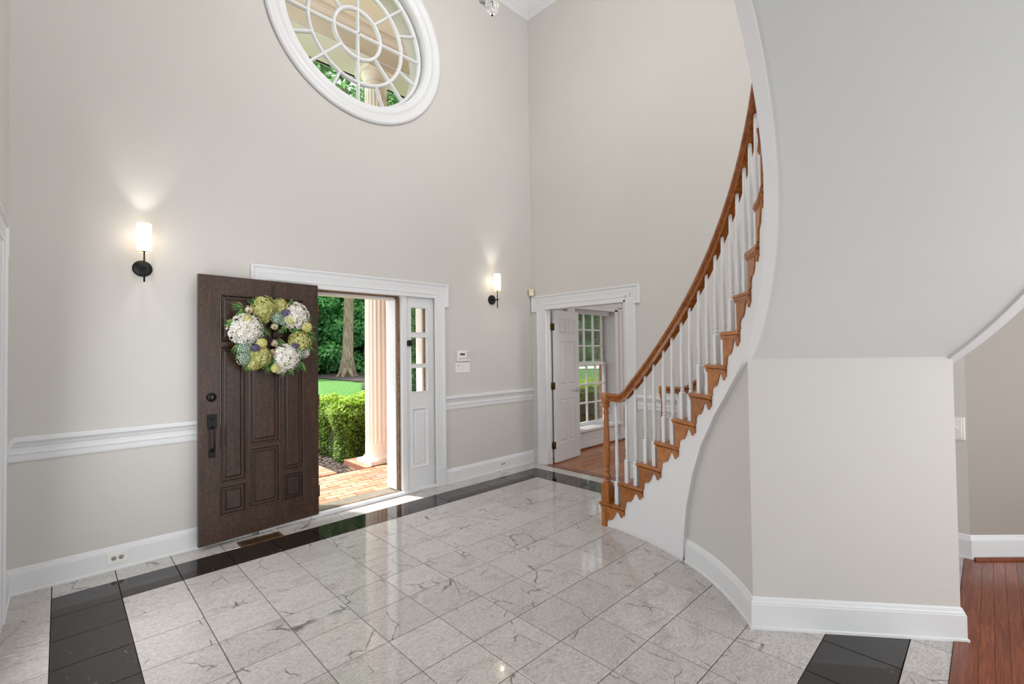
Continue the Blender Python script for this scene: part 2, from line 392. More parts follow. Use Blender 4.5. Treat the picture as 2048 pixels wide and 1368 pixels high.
# ------------------------------------------------------------------ floors
fl = MB(); fl.box((XL, -3.81, -0.12), (XR, YF, -0.013)); floor = struct(fl.build('floor', M_GROUT), 'foyer floor of polished marble tiles with a black border')
xs = [XL] + [i*T for i in range(0, 15)] + [XR]
ys = [YF] + [-j*T for j in range(0, 13)] + [-3.81]
def tile_mesh(w_, h_, mat):
    g = 0.0021; c = 0.0012; b = MB(); x, y = w_/2-g, h_/2-g; z = -0.0004
    vs = [(-x,-y,-0.012),(x,-y,-0.012),(x,y,-0.012),(-x,y,-0.012),(-x,-y,z-c),(x,-y,z-c),(x,y,z-c),(-x,y,z-c),
          (-x+c,-y+c,z),(x-c,-y+c,z),(x-c,y-c,z),(-x+c,y-c,z)]
    fs = [(0,3,2,1)] + [(i,(i+1)%4,4+(i+1)%4,4+i) for i in range(4)] + [(4+i,4+(i+1)%4,8+(i+1)%4,8+i) for i in range(4)] + [(8,9,10,11)]
    b.add(vs, fs); return b.mesh('tile', mat)
tc = {}
for i in range(len(xs)-1):
    for j in range(len(ys)-1):
        x0, x1, y1, y0 = xs[i], xs[i+1], ys[j], ys[j+1]
        ii, jj = i-1, j-1                       # 0..13 / 0..11 inside the border
        black = (0 <= ii <= 13 and 0 <= jj <= 11) and (ii in (0, 13) or jj in (0, 11))
        w_, h_ = round(x1-x0, 4), round(y1-y0, 4); key = (w_, h_, black)
        if key not in tc: tc[key] = tile_mesh(w_, h_, M_TILEB if black else M_TILE)
        inst('tile', tc[key], ((x0+x1)/2, (y0+y1)/2, 0), floor, label='black marble border tile' if black else None)
# hall floor of oak boards
hf = MB(); hf.box((XL, -6.4, -0.12), (6.9, -3.81, -0.013)); hall_floor = struct(hf.build('floor', M_GROUT), 'hall floor of red oak boards')
def board_mesh(L, wd, mat, zt=-0.0004):
    b = MB(); b.bbox((-L/2, -wd/2+0.0004, -0.013), (L/2, wd/2-0.0004, zt), 0.0006); return b.mesh('board', mat)
inst('edging_board', board_mesh(7.0, 0.048, M_FLOORW, 0.003), (3.3, -3.834, 0), hall_floor)
bl = {}
y = -3.844
row = 0
while y > -5.3:
    wd = 0.052; x = XL - random.random()*0.9
    while x < 6.6:
        L = random.choice([0.7, 0.95, 1.2, 1.5]); k = L
        if x+L > 1.9 or row < 8:
            if k not in bl: bl[k] = board_mesh(L-0.0006, wd, M_FLOORW)
            inst('board', bl[k], (x+L/2, y-wd/2, 0), hall_floor)
        x += L
    y -= wd; row += 1
rb = MB()
for k in range(8, row): rb.box((XL, -3.844-k*0.052-0.0515, -0.013), (0.9, -3.844-k*0.052, -0.0030))
rs = rb.build('boards', M_FLOORW, hall_floor); rs['kind'] = 'stuff'
# office floor
of = MB(); of.box((XR, -3.6, -0.12), (8.6, YF, -0.013)); office_floor = struct(of.build('floor', M_GROUT), 'office floor of golden oak boards')
inst('saddle', MB().bbox((-0.06, -0.6, -0.013), (0.05, 0.6, 0.006), 0.003).mesh('saddle', M_FLOORW), (XR+0.03, -0.6, 0), office_floor)
y = 0.20; bo = {}; row = 0
while y > -1.55:
    x = XR+0.09
    first = True
    while x < 8.5:
        L = random.choice([0.6, 0.9, 1.3, 1.7]) if not first else random.choice([0.35, 0.7, 1.0])
        first = False
        if L not in bo: bo[L] = board_mesh(L-0.0006, 0.057, M_FLOORO)
        inst('board', bo[L], (x+L/2, y-0.0285, 0), office_floor); x += L
    y -= 0.057
rb = MB(); k = 0
while y-k*0.057 > -3.55:
    rb.box((XR+0.02, y-k*0.057-0.0565, -0.013), (8.6, y-k*0.057, -0.0004)); k += 1
rs = rb.build('boards', M_FLOORO, office_floor); rs['kind'] = 'stuff'

# ------------------------------------------------------------------ walls
def wall_cells(b, us, vs_, holes, put):
    for i in range(len(us)-1):
        for j in range(len(vs_)-1):
            cu, cv = (us[i]+us[i+1])/2, (vs_[j]+vs_[j+1])/2
            if any(h[0] < cu < h[1] and h[2] < cv < h[3] for h in holes): continue
            put(b, us[i], us[i+1], vs_[j], vs_[j+1])
WCX, WCZ, WR = 2.134, 4.603, 0.735
DO = (1.29, 2.975, 0.0, 2.075); SQ = (1.2, 3.07, 3.7, 5.5); OW = (5.26, 6.44, 0.28, 2.08)
def put_f(b, x0, x1, z0, z1):
    b.box((x0, YF, z0), (x1, YF+WT-0.10, z1), 0); b.box((x0, YF+WT-0.10, z0), (x1, YF+WT, z1), 1)
b = MB()
us = sorted({XL-0.15, DO[0], DO[1], SQ[0], SQ[1], XR+0.12, OW[0], OW[1], 8.7}); vz = sorted({-0.3, 0.0, DO[3], SQ[2], SQ[3], OW[2], OW[3], 6.3})
wall_cells(b, us, vz, [(DO[0], DO[1], -0.3, DO[3]), SQ, OW], put_f)
b.box((DO[0], YF, -0.3), (DO[1], YF+WT-0.02, -0.012), 0)
# square patch with round hole
seg = 64; ring = []; sqp = []
for k in range(seg):
    a = 2*PI*k/seg; ca, sa = math.cos(a), math.sin(a); ring.append((WCX+WR*ca, WCZ+WR*sa))
    hx = (SQ[1]-WCX) if ca > 0 else (WCX-SQ[0]); hz = (SQ[3]-WCZ) if sa > 0 else (WCZ-SQ[2])
    t = min(hx/abs(ca) if abs(ca) > 1e-6 else 1e9, hz/abs(sa) if abs(sa) > 1e-6 else 1e9)
    sqp.append((WCX+t*ca, WCZ+t*sa))
for k in range(seg):
    k2 = (k+1) % seg
    for Y, flip in ((YF, 0), (YF+WT, 1)):
        q = [(ring[k][0], Y, ring[k][1]), (ring[k2][0], Y, ring[k2][1]), (sqp[k2][0], Y, sqp[k2][1]), (sqp[k][0], Y, sqp[k][1])]
        b.add(q, [(0, 1, 2, 3)], flip)
    b.add([(ring[k][0], YF, ring[k][1]), (ring[k2][0], YF, ring[k2][1]), (ring[k2][0], YF+WT, ring[k2][1]), (ring[k][0], YF+WT, ring[k][1])], [(0, 1, 2, 3)], 0)
for cx_, cz_ in ((SQ[0], SQ[2]), (SQ[1], SQ[2]), (SQ[1], SQ[3]), (SQ[0], SQ[3])):   # corner triangles
    best = sorted(range(seg), key=lambda k: (sqp[k][0]-cx_)**2+(sqp[k][1]-cz_)**2)[:2]
    for Y, mi in ((YF, 0), (YF+WT, 1)):
        b.add([(sqp[best[0]][0], Y, sqp[best[0]][1]), (sqp[best[1]][0], Y, sqp[best[1]][1]), (cx_, Y, cz_)], [(0, 1, 2)], mi)
struct(b.build('wall_front', [M_WALL, M_BRICKW]), 'greige front wall with entrance door and round window')
# right wall, opening to the office
RO = (-1.19, 0.0, 0.0, 1.99)
b = MB()
def put_r(b, y0, y1, z0, z1): b.box((XR, y0, z0), (XR+0.12, y1, z1), 0)
wall_cells(b, sorted({-3.84, RO[0], RO[1], YF}), sorted({-0.1, 0, RO[3], ZC+0.1}), [(RO[0], RO[1], -0.2, RO[3])], put_r)
struct(b.build('wall_right', M_WALL), 'greige right wall with the office doorway')
b = MB(); dd = 0.70710678; a0 = Vector((XR, -3.84)); L = 3.1
q = [a0, a0+Vector((dd, -dd))*L, a0+Vector((dd, -dd))*L+Vector((dd, dd))*0.12, a0+Vector((dd, dd))*0.12+Vector((0, 0.05))]
b.prism([(p.x, p.y) for p in q], lambda x, y, h: (x, y, h), -0.1, ZC+0.1); struct(b.build('wall_hall', M_WALLSHADE), 'angled hall wall beyond the stair')
b = MB(); b.box((XL-0.15, -6.55, -0.1), (XL, YF, ZC+0.1)); struct(b.build('wall_left', M_WALL))
b = MB(); b.box((XL, -6.55, -0.1), (7.0, -6.4, ZC+0.1)); struct(b.build('wall_back', M_WALL))
b = MB(); b.box((XL-0.15, -6.55, ZC), (7.0, YF, ZC+0.12)); struct(b.build('ceiling', M_CEIL), 'high foyer ceiling')
b = MB(); b.box((XL, -6.4, 2.95), (1.15, -3.5, 3.27)); b.box((1.15, -6.4, 2.95), (6.9, -4.5, 3.27)); struct(b.build('ceiling_hall', M_CEIL))
# office shell
b = MB(); b.box((XR+0.12, -3.6, 2.65), (8.6, YF, 2.75)); struct(b.build('ceiling_office', M_CEIL))
b = MB(); b.box((8.6, -3.6, -0.1), (8.7, YF, 2.75)); struct(b.build('wall_office_right', M_WALLSHADE))
b = MB(); b.box((XR+0.12, -3.7, -0.1), (8.7, -3.6, 2.75)); struct(b.build('wall_office_back', M_WALLSHADE))

# ------------------------------------------------------------------ mouldings
BASE = [(0, 0), (0.022, 0), (0.022, 0.012), (0.016, 0.016), (0.016, 0.125), (0.013, 0.128), (0.013, 0.134), (0.009, 0.142), (0.007, 0.152), (0.003, 0.158), (0, 0.16)]
RAIL = [(0, 0), (0.007, 0), (0.009, 0.012), (0.010, 0.040), (0.014, 0.046), (0.014, 0.056), (0.011, 0.062), (0.011, 0.085), (0.016, 0.092), (0.020, 0.106), (0.027, 0.116), (0.034, 0.124), (0.034, 0.146), (0.028, 0.152), (0, 0.154)]
def up(prof, z): return [(a, h+z) for a, h in prof]
def run(name, path, prof, mat=M_WHITE, label=None):
    o = MB().sweep(path, prof).build(name, mat); return struct(o, label)
# paths run so that the room lies to the left
ZR = 0.808
run('baseboard_left', [(XL, YF-0.0), (XL, -0.17)][::1], [( h, z) for h, z in BASE], label='white baseboard on the left wall')
run('baseboard_front', [(1.145, YF), (XL+0.0, YF)], BASE, label='white baseboard left of the entrance door')
run('baseboard_front_right', [(XR, YF), (3.07, YF)], BASE, label='white baseboard between entrance and corner')
run('baseboard_right', [(XR, -3.60), (XR, -1.33)], BASE, label='white baseboard behind the stair')
run('baseboard_hall', [(XR+dd*3.0, -3.84-dd*3.0), (XR, -3.84), (XR, -3.61)], BASE, label='white baseboard in the hall')
run('trim_1', [(XL, YF), (XL, -0.17)], up(RAIL, ZR), label='chair rail on the left wall')
run('trim_2', [(1.145, YF), (XL, YF)], up(RAIL, ZR), label='chair rail left of the entrance door')
run('trim_3', [(XR, YF), (3.062, YF)], up(RAIL, ZR), label='chair rail right of the entrance')
run('trim_4', [(XR, -2.60), (XR, -1.325)], up(RAIL, ZR), label='chair rail on the right wall behind the stair')
shoe = MB().sweep([(XR+dd*3.0, -3.84-dd*3.0), (XR, -3.84)], [(0.022, 0), (0.040, 0), (0.036, 0.012), (0.022, 0.019)]).build('trim_5', M_FLOORW); struct(shoe, 'stained shoe moulding on the hall floor')
# crown
z0 = 5.815
CR = [(0, z0), (0.012, z0), (0.014, z0+0.012), (0.026, z0+0.02), (0.028, z0+0.034), (0.044, z0+0.046), (0.05, z0+0.05), (0.05, z0+0.056),
      (0.058, z0+0.060), (0.105, z0+0.118), (0.112, z0+0.124), (0.13, z0+0.135), (0.15, z0+0.165), (0.16, ZC), (0, ZC)]
crown = run('trim_6', [(XR, -3.84), (XR, YF), (XL, YF), (XL, -6.4)], CR, label='white crown moulding under the foyer ceiling')
b = MB()
def carved(p0, p1, nrm):
    p0, p1, nrm = Vector(p0), Vector(p1), Vector(nrm); d = (p1-p0); L = d.length; d = d/L; n = int(L/0.024)
    for k in range(n):
        for row_, (o, h) in enumerate(((0.070, z0+0.077), (0.084, z0+0.094), (0.097, z0+0.110))):
            c = p0+d*(k+0.5+0.5*(row_ % 2))*L/n+nrm*o; s_ = 0.008
            t = Vector((nrm.x*0.7, nrm.y*0.7, 0.72)); nn = Vector((nrm.x*0.72, nrm.y*0.72, -0.7)); dv = Vector((d.x, d.y, 0))
            cc = Vector((c.x, c.y, h)); ring_ = [cc+dv*s_, cc+t*s_*0.8, cc-dv*s_, cc-t*s_*0.8]
            b.add([*ring_, cc+nn*0.007], [(0, 1, 4), (1, 2, 4), (2, 3, 4), (3, 0, 4)])
carved((2.6, YF), (XR-0.05, YF), (0, -1)); carved((XR, YF-0.05), (XR, -2.4), (-1, 0))
cv = b.build('carved_leaf_band', M_WHITE, crown); cv['kind'] = 'stuff'

# casings with crossette ears
def casing(name, path, w_, map3, label, parent=None):
    # path is the OUTER outline; profile offsets go inwards (to the left)
    pr = [(0, 0), (0, 0.020), (0.004, 0.024), (0.016, 0.024), (0.020, 0.018), (0.026, 0.018), (0.029, 0.014), (w_*0.5, 0.012), (w_*0.5+0.003, 0.009), (w_*0.5+0.008, 0.009),
          (w_*0.5+0.011, 0.012), (w_-0.022, 0.009), (w_-0.018, 0.012), (w_-0.006, 0.012), (w_-0.002, 0.007), (w_, 0.007), (w_, 0)]
    return MB().sweep(path, pr, map3).build(name, M_WHITE, parent, label=label)
# entrance surround : right leg up, ear, head, ear, left leg down (clockwise seen from the room => inward is left when going counter-clockwise)
ex0, ex1, ez = 1.195, 3.062, 2.19
pth = [(ex1, 0.2), (ex1, 1.935), (ex1+0.052, 1.935), (ex1+0.052, ez), (ex0-0.052, ez), (ex0-0.052, 1.935), (ex0, 1.935), (ex0, 0.2)]
surround = empty('trim_7', (0, 0, 0)); struct(surround, 'white moulded entrance surround with eared corners')
casing('casing', pth, 0.125, fw_map, None, surround)
b = MB()
for x in (ex1, ex0+0.125):
    b.bbox((x-0.128, YF-0.026, 0), (x+0.003, YF, 0.2), 0.003)
b.build('plinth_block', M_WHITE, surround)
b = MB(); b.box((ex0+0.05, YF-0.006, 2.03), (ex1-0.05, YF, 2.10)); b.build('head_board', M_WHITE, surround)
# office doorway casing
pth = [(-1.318, 0.19), (-1.318, 1.945), (-1.372, 1.945), (-1.372, 2.15), (0.205, 2.15), (0.205, 1.945), (0.130, 1.945), (0.130, 0.19)]
oc = empty('trim_8'); struct(oc, 'white eared casing round the office doorway')
MBc = casing('casing', [(p[0], p[1]) for p in pth][::-1], 0.16, lambda y, z, h: (XR-h, y, z), None, oc) if False else None
def rwm(u, z, h): return (XR-h, -u, z)
casing('casing', [(1.318, 0.19), (1.318, 1.945), (1.372, 1.945), (1.372, 2.15), (-0.205, 2.15), (-0.205, 1.945), (-0.115, 1.945), (-0.115, 0.19)], 0.13, rwm, None, oc)
b = MB(); b.bbox((XR-0.026, -0.035, 0), (XR, 0.118, 0.19), 0.003); b.bbox((XR-0.026, -1.322, 0), (XR, -1.188, 0.19), 0.003); b.build('plinth_block', M_WHITE, oc)
b = MB()
b.box((XR-0.007, RO[1]-0.02, 0), (XR+0.113, RO[1], 1.99)); b.box((XR-0.007, RO[0], 0), (XR+0.127, RO[0]+0.02, 1.99)); b.box((XR-0.007, RO[0], 1.97), (XR+0.127, RO[1], 2.02))
b.box((XR+0.045, RO[1]-0.030, 0), (XR+0.075, RO[1]-0.02, 1.97)); b.build('jamb', M_WHITE, oc)
b = MB(); b.box((XR+0.12, 0.09, 0), (XR+0.14, 0.0, 2.1)); b.box((XR+0.12, -1.19, 0), (XR+0.14, -1.29, 2.1)); b.box((XR+0.12, -1.29, 1.99), (XR+0.14, 0.09, 2.1)); b.build('office_side_casing', M_WHITE, oc)
# left wall door casing (edge of frame)
lc = empty('trim_9'); struct(lc, 'white casing of the doorway on the left wall')
casing('casing', [(0.175, 0.0), (0.175, 2.0), (0.125, 2.0), (0.125, 2.20), (1.35, 2.20), (1.35, 2.0), (1.30, 2.0), (1.30, 0.0)][::-1], 0.13, lambda u, z, h: (XL+h, -u, z), None, lc)
b = MB(); b.box((XL, -1.17, 0), (XL+0.008, -0.25, 2.1)); b.build('door_panel', M_WHITE, lc)

# ------------------------------------------------------------------ entrance frame, sidelights, sill
fr = empty('door_frame', (0, 0, 0)); struct(fr, 'white entrance frame between the two sidelights')
b = MB()
b.box((2.547, YF+0.015, 0.03), (2.60, 0.56, 2.05)); b.box((1.665, YF+0.03, 0.03), (1.69, 0.56, 2.05)); b.box((1.63, YF+0.02, 0.03), (1.665, 0.56, 2.05))
b.box((1.63, YF+0.01, 2.03), (2.60, 0.56, 2.075))
b.build('jamb', M_WHITE, fr)
b = MB(); b.box((2.515, YF+0.10, 0.04), (2.547, 0.46, 2.03)); b.box((1.69, YF+0.10, 1.995), (2.547, 0.46, 2.03)); b.build('door_stop', M_WHITE, fr)
b = MB(); b.box((2.525, YF+0.062, 0.04), (2.5465, YF+0.10, 2.02)); b.box((1.70, YF+0.07, 2.015), (2.53, YF+0.10, 2.0295)); b.build('weatherstrip', plain('brown_weatherstrip', '5E4632', 0.7, c2='8A6B4E', scale=30), fr)
b = MB(); b.bbox((DO[0], YF-0.012, 0), (DO[1], YF+0.045, 0.032), 0.004); b.build('inner_sill', M_WHITE, fr)
b = MB(); b.bbox((1.64, YF+0.045, 0), (2.56, YF+0.085, 0.040), 0.003); b.build('threshold', plain('worn_threshold', '8A7660', 0.6, c2='5E4B3B', scale=40), fr)
b = MB(); b.add([(1.29, .305, .036), (2.975, .305, .036), (2.975, .56, .0), (1.29, .56, .0), (1.29, .305, -.012), (2.975, .305, -.012), (2.975, .56, -.1), (1.29, .56, -.1)],
      [(0,1,2,3),(4,7,6,5),(0,4,5,1),(1,5,6,2),(2,6,7,3),(3,7,4,0)])
b.build('outer_sill', plain('weathered_metal_sill', '6E6860', 0.45, metal=0.3, c2='8A847A', scale=25), fr)
def sidelight(name, xa, xb, flip, label):
    """frame from xa to xb; panes toward the far side"""
    root = empty(name); struct(root, label); Y0 = YF+0.03; Y1 = YF+0.075
    pa, pb = (2.66, 2.866) if not flip else (1.40, 1.60)
    zs = [(1.034, 1.287), (1.324, 1.605), (1.658, 1.918)]
    b = MB()
    def put(b, x0, x1, z0_, z1_): b.box((x0, Y0, z0_), (x1, Y1, z1_))
    wall_cells(b, [xa, pa, pb, xb], [0.032, 0.24, 0.866, 1.034, 1.287, 1.324, 1.605, 1.658, 1.918, 2.075],
               [(pa, pb, *z) for z in zs] + [(pa, pb, 0.24, 0.866)], put)
    b.build('frame', M_WHITE, root)
    for z in zs:
        MB().box((pa-0.004, Y0+0.020, z[0]-0.004), (pb+0.004, Y0+0.024, z[1]+0.004)).build('pane', M_GLASS, root)
        MB().rects(pa-0.006, pb+0.006, z[0]-0.006, z[1]+0.006, [(0, 0.0), (0.001, 0.006), (0.006, 0.006), (0.009, -0.008), (0.0095, -0.018)], lambda x, z_, h: (x, Y0-h, z_), fill=False).build('bead', M_WHITE, root)
    MB().rects(pa, pb, 0.24, 0.866, [(0, 0.0), (0.006, 0.007), (0.012, 0.004), (0.018, -0.006), (0.030, -0.009), (0.038, -0.009), (0.052, -0.001)], lambda x, z_, h: (x, Y0-h, z_)).build('raised_panel', M_WHITE, root)
    return root
sidelight('window_3', 2.60, 2.975, False, 'three pane sidelight right of the entrance door')
sidelight('window_4', 1.29, 1.63, True, 'sidelight hidden behind the open entrance door')
lk = empty('door_sensor', (2.625, YF+0.03, 1.545)); thing(lk, 'small black lock sensor on the white sidelight frame', 'sensor')
MB().bbox((-0.012, -0.028, -0.030), (0.034, 0.0, 0.030), 0.004).build('sensor_body', M_BLACKM, lk)
MB().bbox((-0.040, -0.012, -0.022), (-0.013, 0.0, 0.022), 0.003).build('bracket', M_CHROME, lk)

# ------------------------------------------------------------------ entrance door leaf
DW, DH, DT = 0.915, 2.02, 0.038
ang = math.radians(180-5.64+11.28)
dv = Vector((0.765-1.677, 0.11-0.20)); ang = math.atan2(dv.y, dv.x)
door = empty('door_1', (1.677, 0.20, 0.034), ang); struct(door, 'dark wooden entrance door folded back against the wall')
def dmap(s_, z_, h): return (DW-s_, h, z_)      # s from the free edge, h out of the face
PAN = [(.143, .455, 1.515, 1.878), (.488, .778, 1.515, 1.878),
       (.143, .322, .440, 1.478), (.350, .580, .702, 1.478), (.607, .778, .440, 1.478),
       (.143, .322, .192, .412), (.350, .580, .200, .668), (.607, .778, .192, .412)]
b = MB(); b.box((0, -DT, 0), (DW, -0.013, DH))
us = sorted({0, DW, *[p[0] for p in PAN], *[p[1] for p in PAN]}); vz = sorted({0, DH, *[p[2] for p in PAN], *[p[3] for p in PAN]})
wall_cells(b, us, vz, PAN, lambda b, s0, s1, z0_, z1_: b.box((DW-s1, -0.013, z0_), (DW-s0, 0, z1_)))
b.build('leaf', M_DOOR, door)
for p in PAN:
    wd = p[1]-p[0]; f = min(0.036, wd*0.2)
    MB().rects(p[0]-0.004, p[1]+0.004, p[2]-0.004, p[3]+0.004, [(0, -0.002), (0, 0.004), (0.004, 0.007), (0.010, 0.006), (0.014, -0.003), (0.018, -0.012), (f, -0.012), (f+0.004, -0.009), (f+0.010, -0.002), (f+0.014, -0.002)],
               dmap).build('raised_panel', M_DOOR, door)
MB().lathe([(0, 0.022), (0.020, 0.022), (0.024, 0.018), (0.030, 0.014), (0.033, 0.004), (0.033, 0)], (DW-0.082, 0, 1.097), 24, 'Y').build('deadbolt', M_BLACKM, door)
MB().box((DW-0.082-0.003, 0.022, 1.090), (DW-0.079, 0.0235, 1.105)).build('keyhole', M_GREYPL, door)
hs = MB(); hs.bbox((DW-0.115, 0, 0.86), (DW-0.055, 0.012, 0.97), 0.003); hs.bbox((DW-0.100, 0.012, 0.925), (DW-0.070, 0.03, 0.940), 0.003)
hs.tube([(DW-0.085, 0.010, 0.875), (DW-0.085, 0.045, 0.866), (DW-0.085, 0.052, 0.80), (DW-0.085, 0.050, 0.72), (DW-0.085, 0.040, 0.70), (DW-0.085, 0.008, 0.69)], 0.008, 8)
hs.bbox((DW-0.105, 0, 0.645), (DW-0.065, 0.012, 0.715), 0.003); hs.build('handle_set', M_BLACKM, door)
MB().lathe([(0, 0.012), (0.006, 0.01), (0.006, 0)], (DW, -0.02, 0.93), 12, 'X').build('latch', M_CHROME, door)
for z in (0.2, 1.0, 1.8): MB().lathe([(0.008, -0.05), (0.008, 0.05)], (-0.008, -0.012, z), 10).build('hinge', M_BRONZE, door)

# ------------------------------------------------------------------ wreath
wc = Vector((1.677, 0.20, 0)) + Vector((dv.x, dv.y, 0)).normalized()*(DW-0.502)
wreath = empty('wreath', (wc.x, wc.y-0.012, 1.592), ang+PI); thing(wreath, 'round wreath of white, yellow and green hydrangeas on the dark door', 'wreath')
MB().lathe([(0.205+0.03*math.cos(a), 0.03*math.sin(a)) for a in [2*PI*k/10 for k in range(10)]], (0, -0.045, 0), 40, 'Y', closed=True).build('twig_ring', M_TWIG, wreath)
b = MB(); b.tube([(0.03, -0.004, 0.03), (0.03, -0.004, 0.43)], 0.003, 6); b.tube([(-0.02, -0.006, -0.02), (0.06, -0.006, -0.02)], 0.002, 6); b.build('hanger', M_SPRIG, wreath)
def set_shade(o, vals):
    at = o.data.attributes.new('shade', 'FLOAT', 'FACE'); at.data.foreach_set('value', vals)
def floret_head(name, mat, x, z, R, n, ps, yoff=-0.075, petals=4, flat=0.75, ball=0.75):
    vs, fs, sh = [], [], []
    for k in range(n):
        t = (k+0.5)/n; ph = math.acos(1-1.55*t); th = k*2.39996+random.random()*0.3
        d = Vector((math.sin(ph)*math.cos(th), -math.cos(ph), math.sin(ph)*math.sin(th)))
        c = Vector((x, yoff, z)) + Vector((d.x*R, d.y*R*flat, d.z*R))*(0.88+0.2*random.random())
        a = d.cross(Vector((0.3, 0.2, 1))).normalized(); bb = d.cross(a); rot = random.random()*PI; s0 = random.random()
        for q in range(petals):
            g = rot+2*PI*q/petals; e = a*math.cos(g)+bb*math.sin(g); f2 = d.cross(e)
            s_ = ps*(0.85+0.3*random.random()); i = len(vs)
            vs += [c, c+e*s_*0.6+f2*s_*0.45+d*s_*0.1, c+e*s_*1.05+d*s_*0.28, c+e*s_*0.6-f2*s_*0.45+d*s_*0.1]
            fs.append((i, i+1, i+2, i+3)); sh.append(min(1, max(0, 0.15+0.65*s0+0.4*random.random()-0.1)))
    # inner ball
    m = MB(); m.lathe([(0.001, -R*ball*flat)]+[(R*ball*math.sin(a), -R*ball*flat*math.cos(a)) for a in [PI*k/8 for k in range(1, 8)]]+[(0.001, R*ball*flat)], (x, yoff, z), 12, 'Y', sm=True)
    nb = len(m.f); base = len(m.v); m.v += [tuple(v) for v in vs]; m.f += [[base+i for i in f] for f in fs]; m.m += [0]*len(fs); m.smooth += [False]*len(fs)
    me = bpy.data.meshes.new(name); me.from_pydata(m.v, [], m.f); me.materials.append(mat)
    o = bpy.data.objects.new(name, me); COL.objects.link(o); o.parent = wreath
    set_shade(o, [0.05]*nb+sh); return o
SX, SZ = 0.000785, 0.00083
def wx(x): return (x-800)*SX
def wz(y): return (750-y)*SZ
for x, y, R in ((530, 690, .118), (1015, 540, .108), (930, 950, .104), (860, 1040, .055), (1110, 910, .04)):
    floret_head('white_hydrangea', M_PW, wx(x), wz(y), R, int(120*(R/.1)**2)+18, .023, ball=0.80)
for x, y, R in ((700, 475, .090), (860, 450, .058), (1065, 800, .088), (650, 940, .090), (600, 1000, .055), (705, 585, .034)):
    floret_head('green_hydrangea', M_PG, wx(x), wz(y), R, int(150*(R/.08)**2)+12, .0165, ball=0.78)
for x, y, R in ((955, 575, .044), (520, 605, .040), (910, 985, .036), (660, 815, .036), (1120, 650, .04), (790, 1060, .03)):
    floret_head('yellow_hydrangea', M_PY, wx(x), wz(y), R, 60, .012, yoff=-0.115)
for x, y, R in ((515, 860, .062), (515, 955, .060), (830, 565, .054), (1055, 915, .060), (880, 600, .03)):
    floret_head('lace_flower', M_PB, wx(x), wz(y), R, 190, .0065, petals=5, yoff=-0.085)
for x, y, R in ((900, 520, .028), (600, 865, .030), (990, 843, .022)):
    floret_head('purple_blossom', M_PP, wx(x), wz(y), R, 90, .006, petals=5, yoff=-0.125)
for x, y, R in ((805, 650, .024), (805, 818, .022), (790, 905, .022), (560, 500, .026), (640, 500, .03)):
    floret_head('cream_blossom', M_PC, wx(x), wz(y), R, 14, .014, petals=5, yoff=-0.075)
def sprig(x, y, dx, dy, L, n, lw, spread=0.55):
    vs, fs, sh = [], [], []; c = Vector((wx(x), -0.085, wz(y))); d0 = Vector((dx, 0, dy)).normalized()
    for k in range(n):
        g = (random.random()-0.5)*2*spread; d = Vector((d0.x*math.cos(g)-d0.z*math.sin(g), -0.25+0.5*random.random(), d0.x*math.sin(g)+d0.z*math.cos(g))).normalized()
        l = L*(0.5+0.6*random.random()); s_ = Vector((-d.z, 0.2, d.x)).normalized()*lw*(0.7+0.6*random.random())
        p = c+Vector(((random.random()-.5)*.03, 0, (random.random()-.5)*.03)); i = len(vs); dr = Vector((0, 0, -0.12*l))
        vs += [p, p+d*l*0.45+s_, p+d*l+dr, p+d*l*0.45-s_]; fs.append((i, i+1, i+2, i+3)); sh.append(random.random())
    me = bpy.data.meshes.new('sprig'); me.from_pydata(vs, [], fs); me.materials.append(M_SPRIG)
    o = bpy.data.objects.new('sprig', me); COL.objects.link(o); o.parent = wreath; set_shade(o, sh)
for a in ((500, 490, -1, .35, .09, 16, .003, .5), (500, 520, -.6, -.8, .05, 14, .008), (640, 600, .5, -1, .09, 26, .006, .8), (1100, 690, 1, .15, .11, 26, .007, .5), (1150, 740, 1, -.3, .09, 28, .006, .7),
          (470, 830, -.6, -.8, .09, 14, .006, .4), (700, 680, .3, -1, .06, 12, .006), (800, 960, -.2, -1, .08, 34, .010, 1.0), (740, 1010, -.5, -1, .08, 24, .006, .8), (1050, 990, .2, -1, .09, 18, .007, .5),
          (960, 1060, .3, -1, .06, 12, .007, .6), (960, 690, 1, 0, .09, 26, .008, .9), (430, 640, -1, .4, .07, 18, .006, .6), (600, 450, -.3, 1, .06, 16, .006, .7), (760, 420, .1, 1, .05, 14, .005, .6), (960, 430, .5, 1, .06, 14, .006, .6), (1120, 560, 1, .5, .06, 16, .006, .6), (560, 1000, -.5, -1, .07, 20, .006, .7), (880, 1080, .1, -1, .06, 18, .007, .7), (620, 760, .5, .2, .07, 20, .007, .9), (900, 700, -.6, .6, .05, 16, .006, .9), (1180, 640, 1, .1, .07, 6, .0015, .2), (780, 560, .1, -1, .05, 12, .008, .8), (900, 830, -1, .3, .08, 20, .003, .6), (1150, 830, .5, -1, .08, 20, .006, .5), (540, 560, -1, 0, .06, 18, .007, .9)):
    sprig(*a)

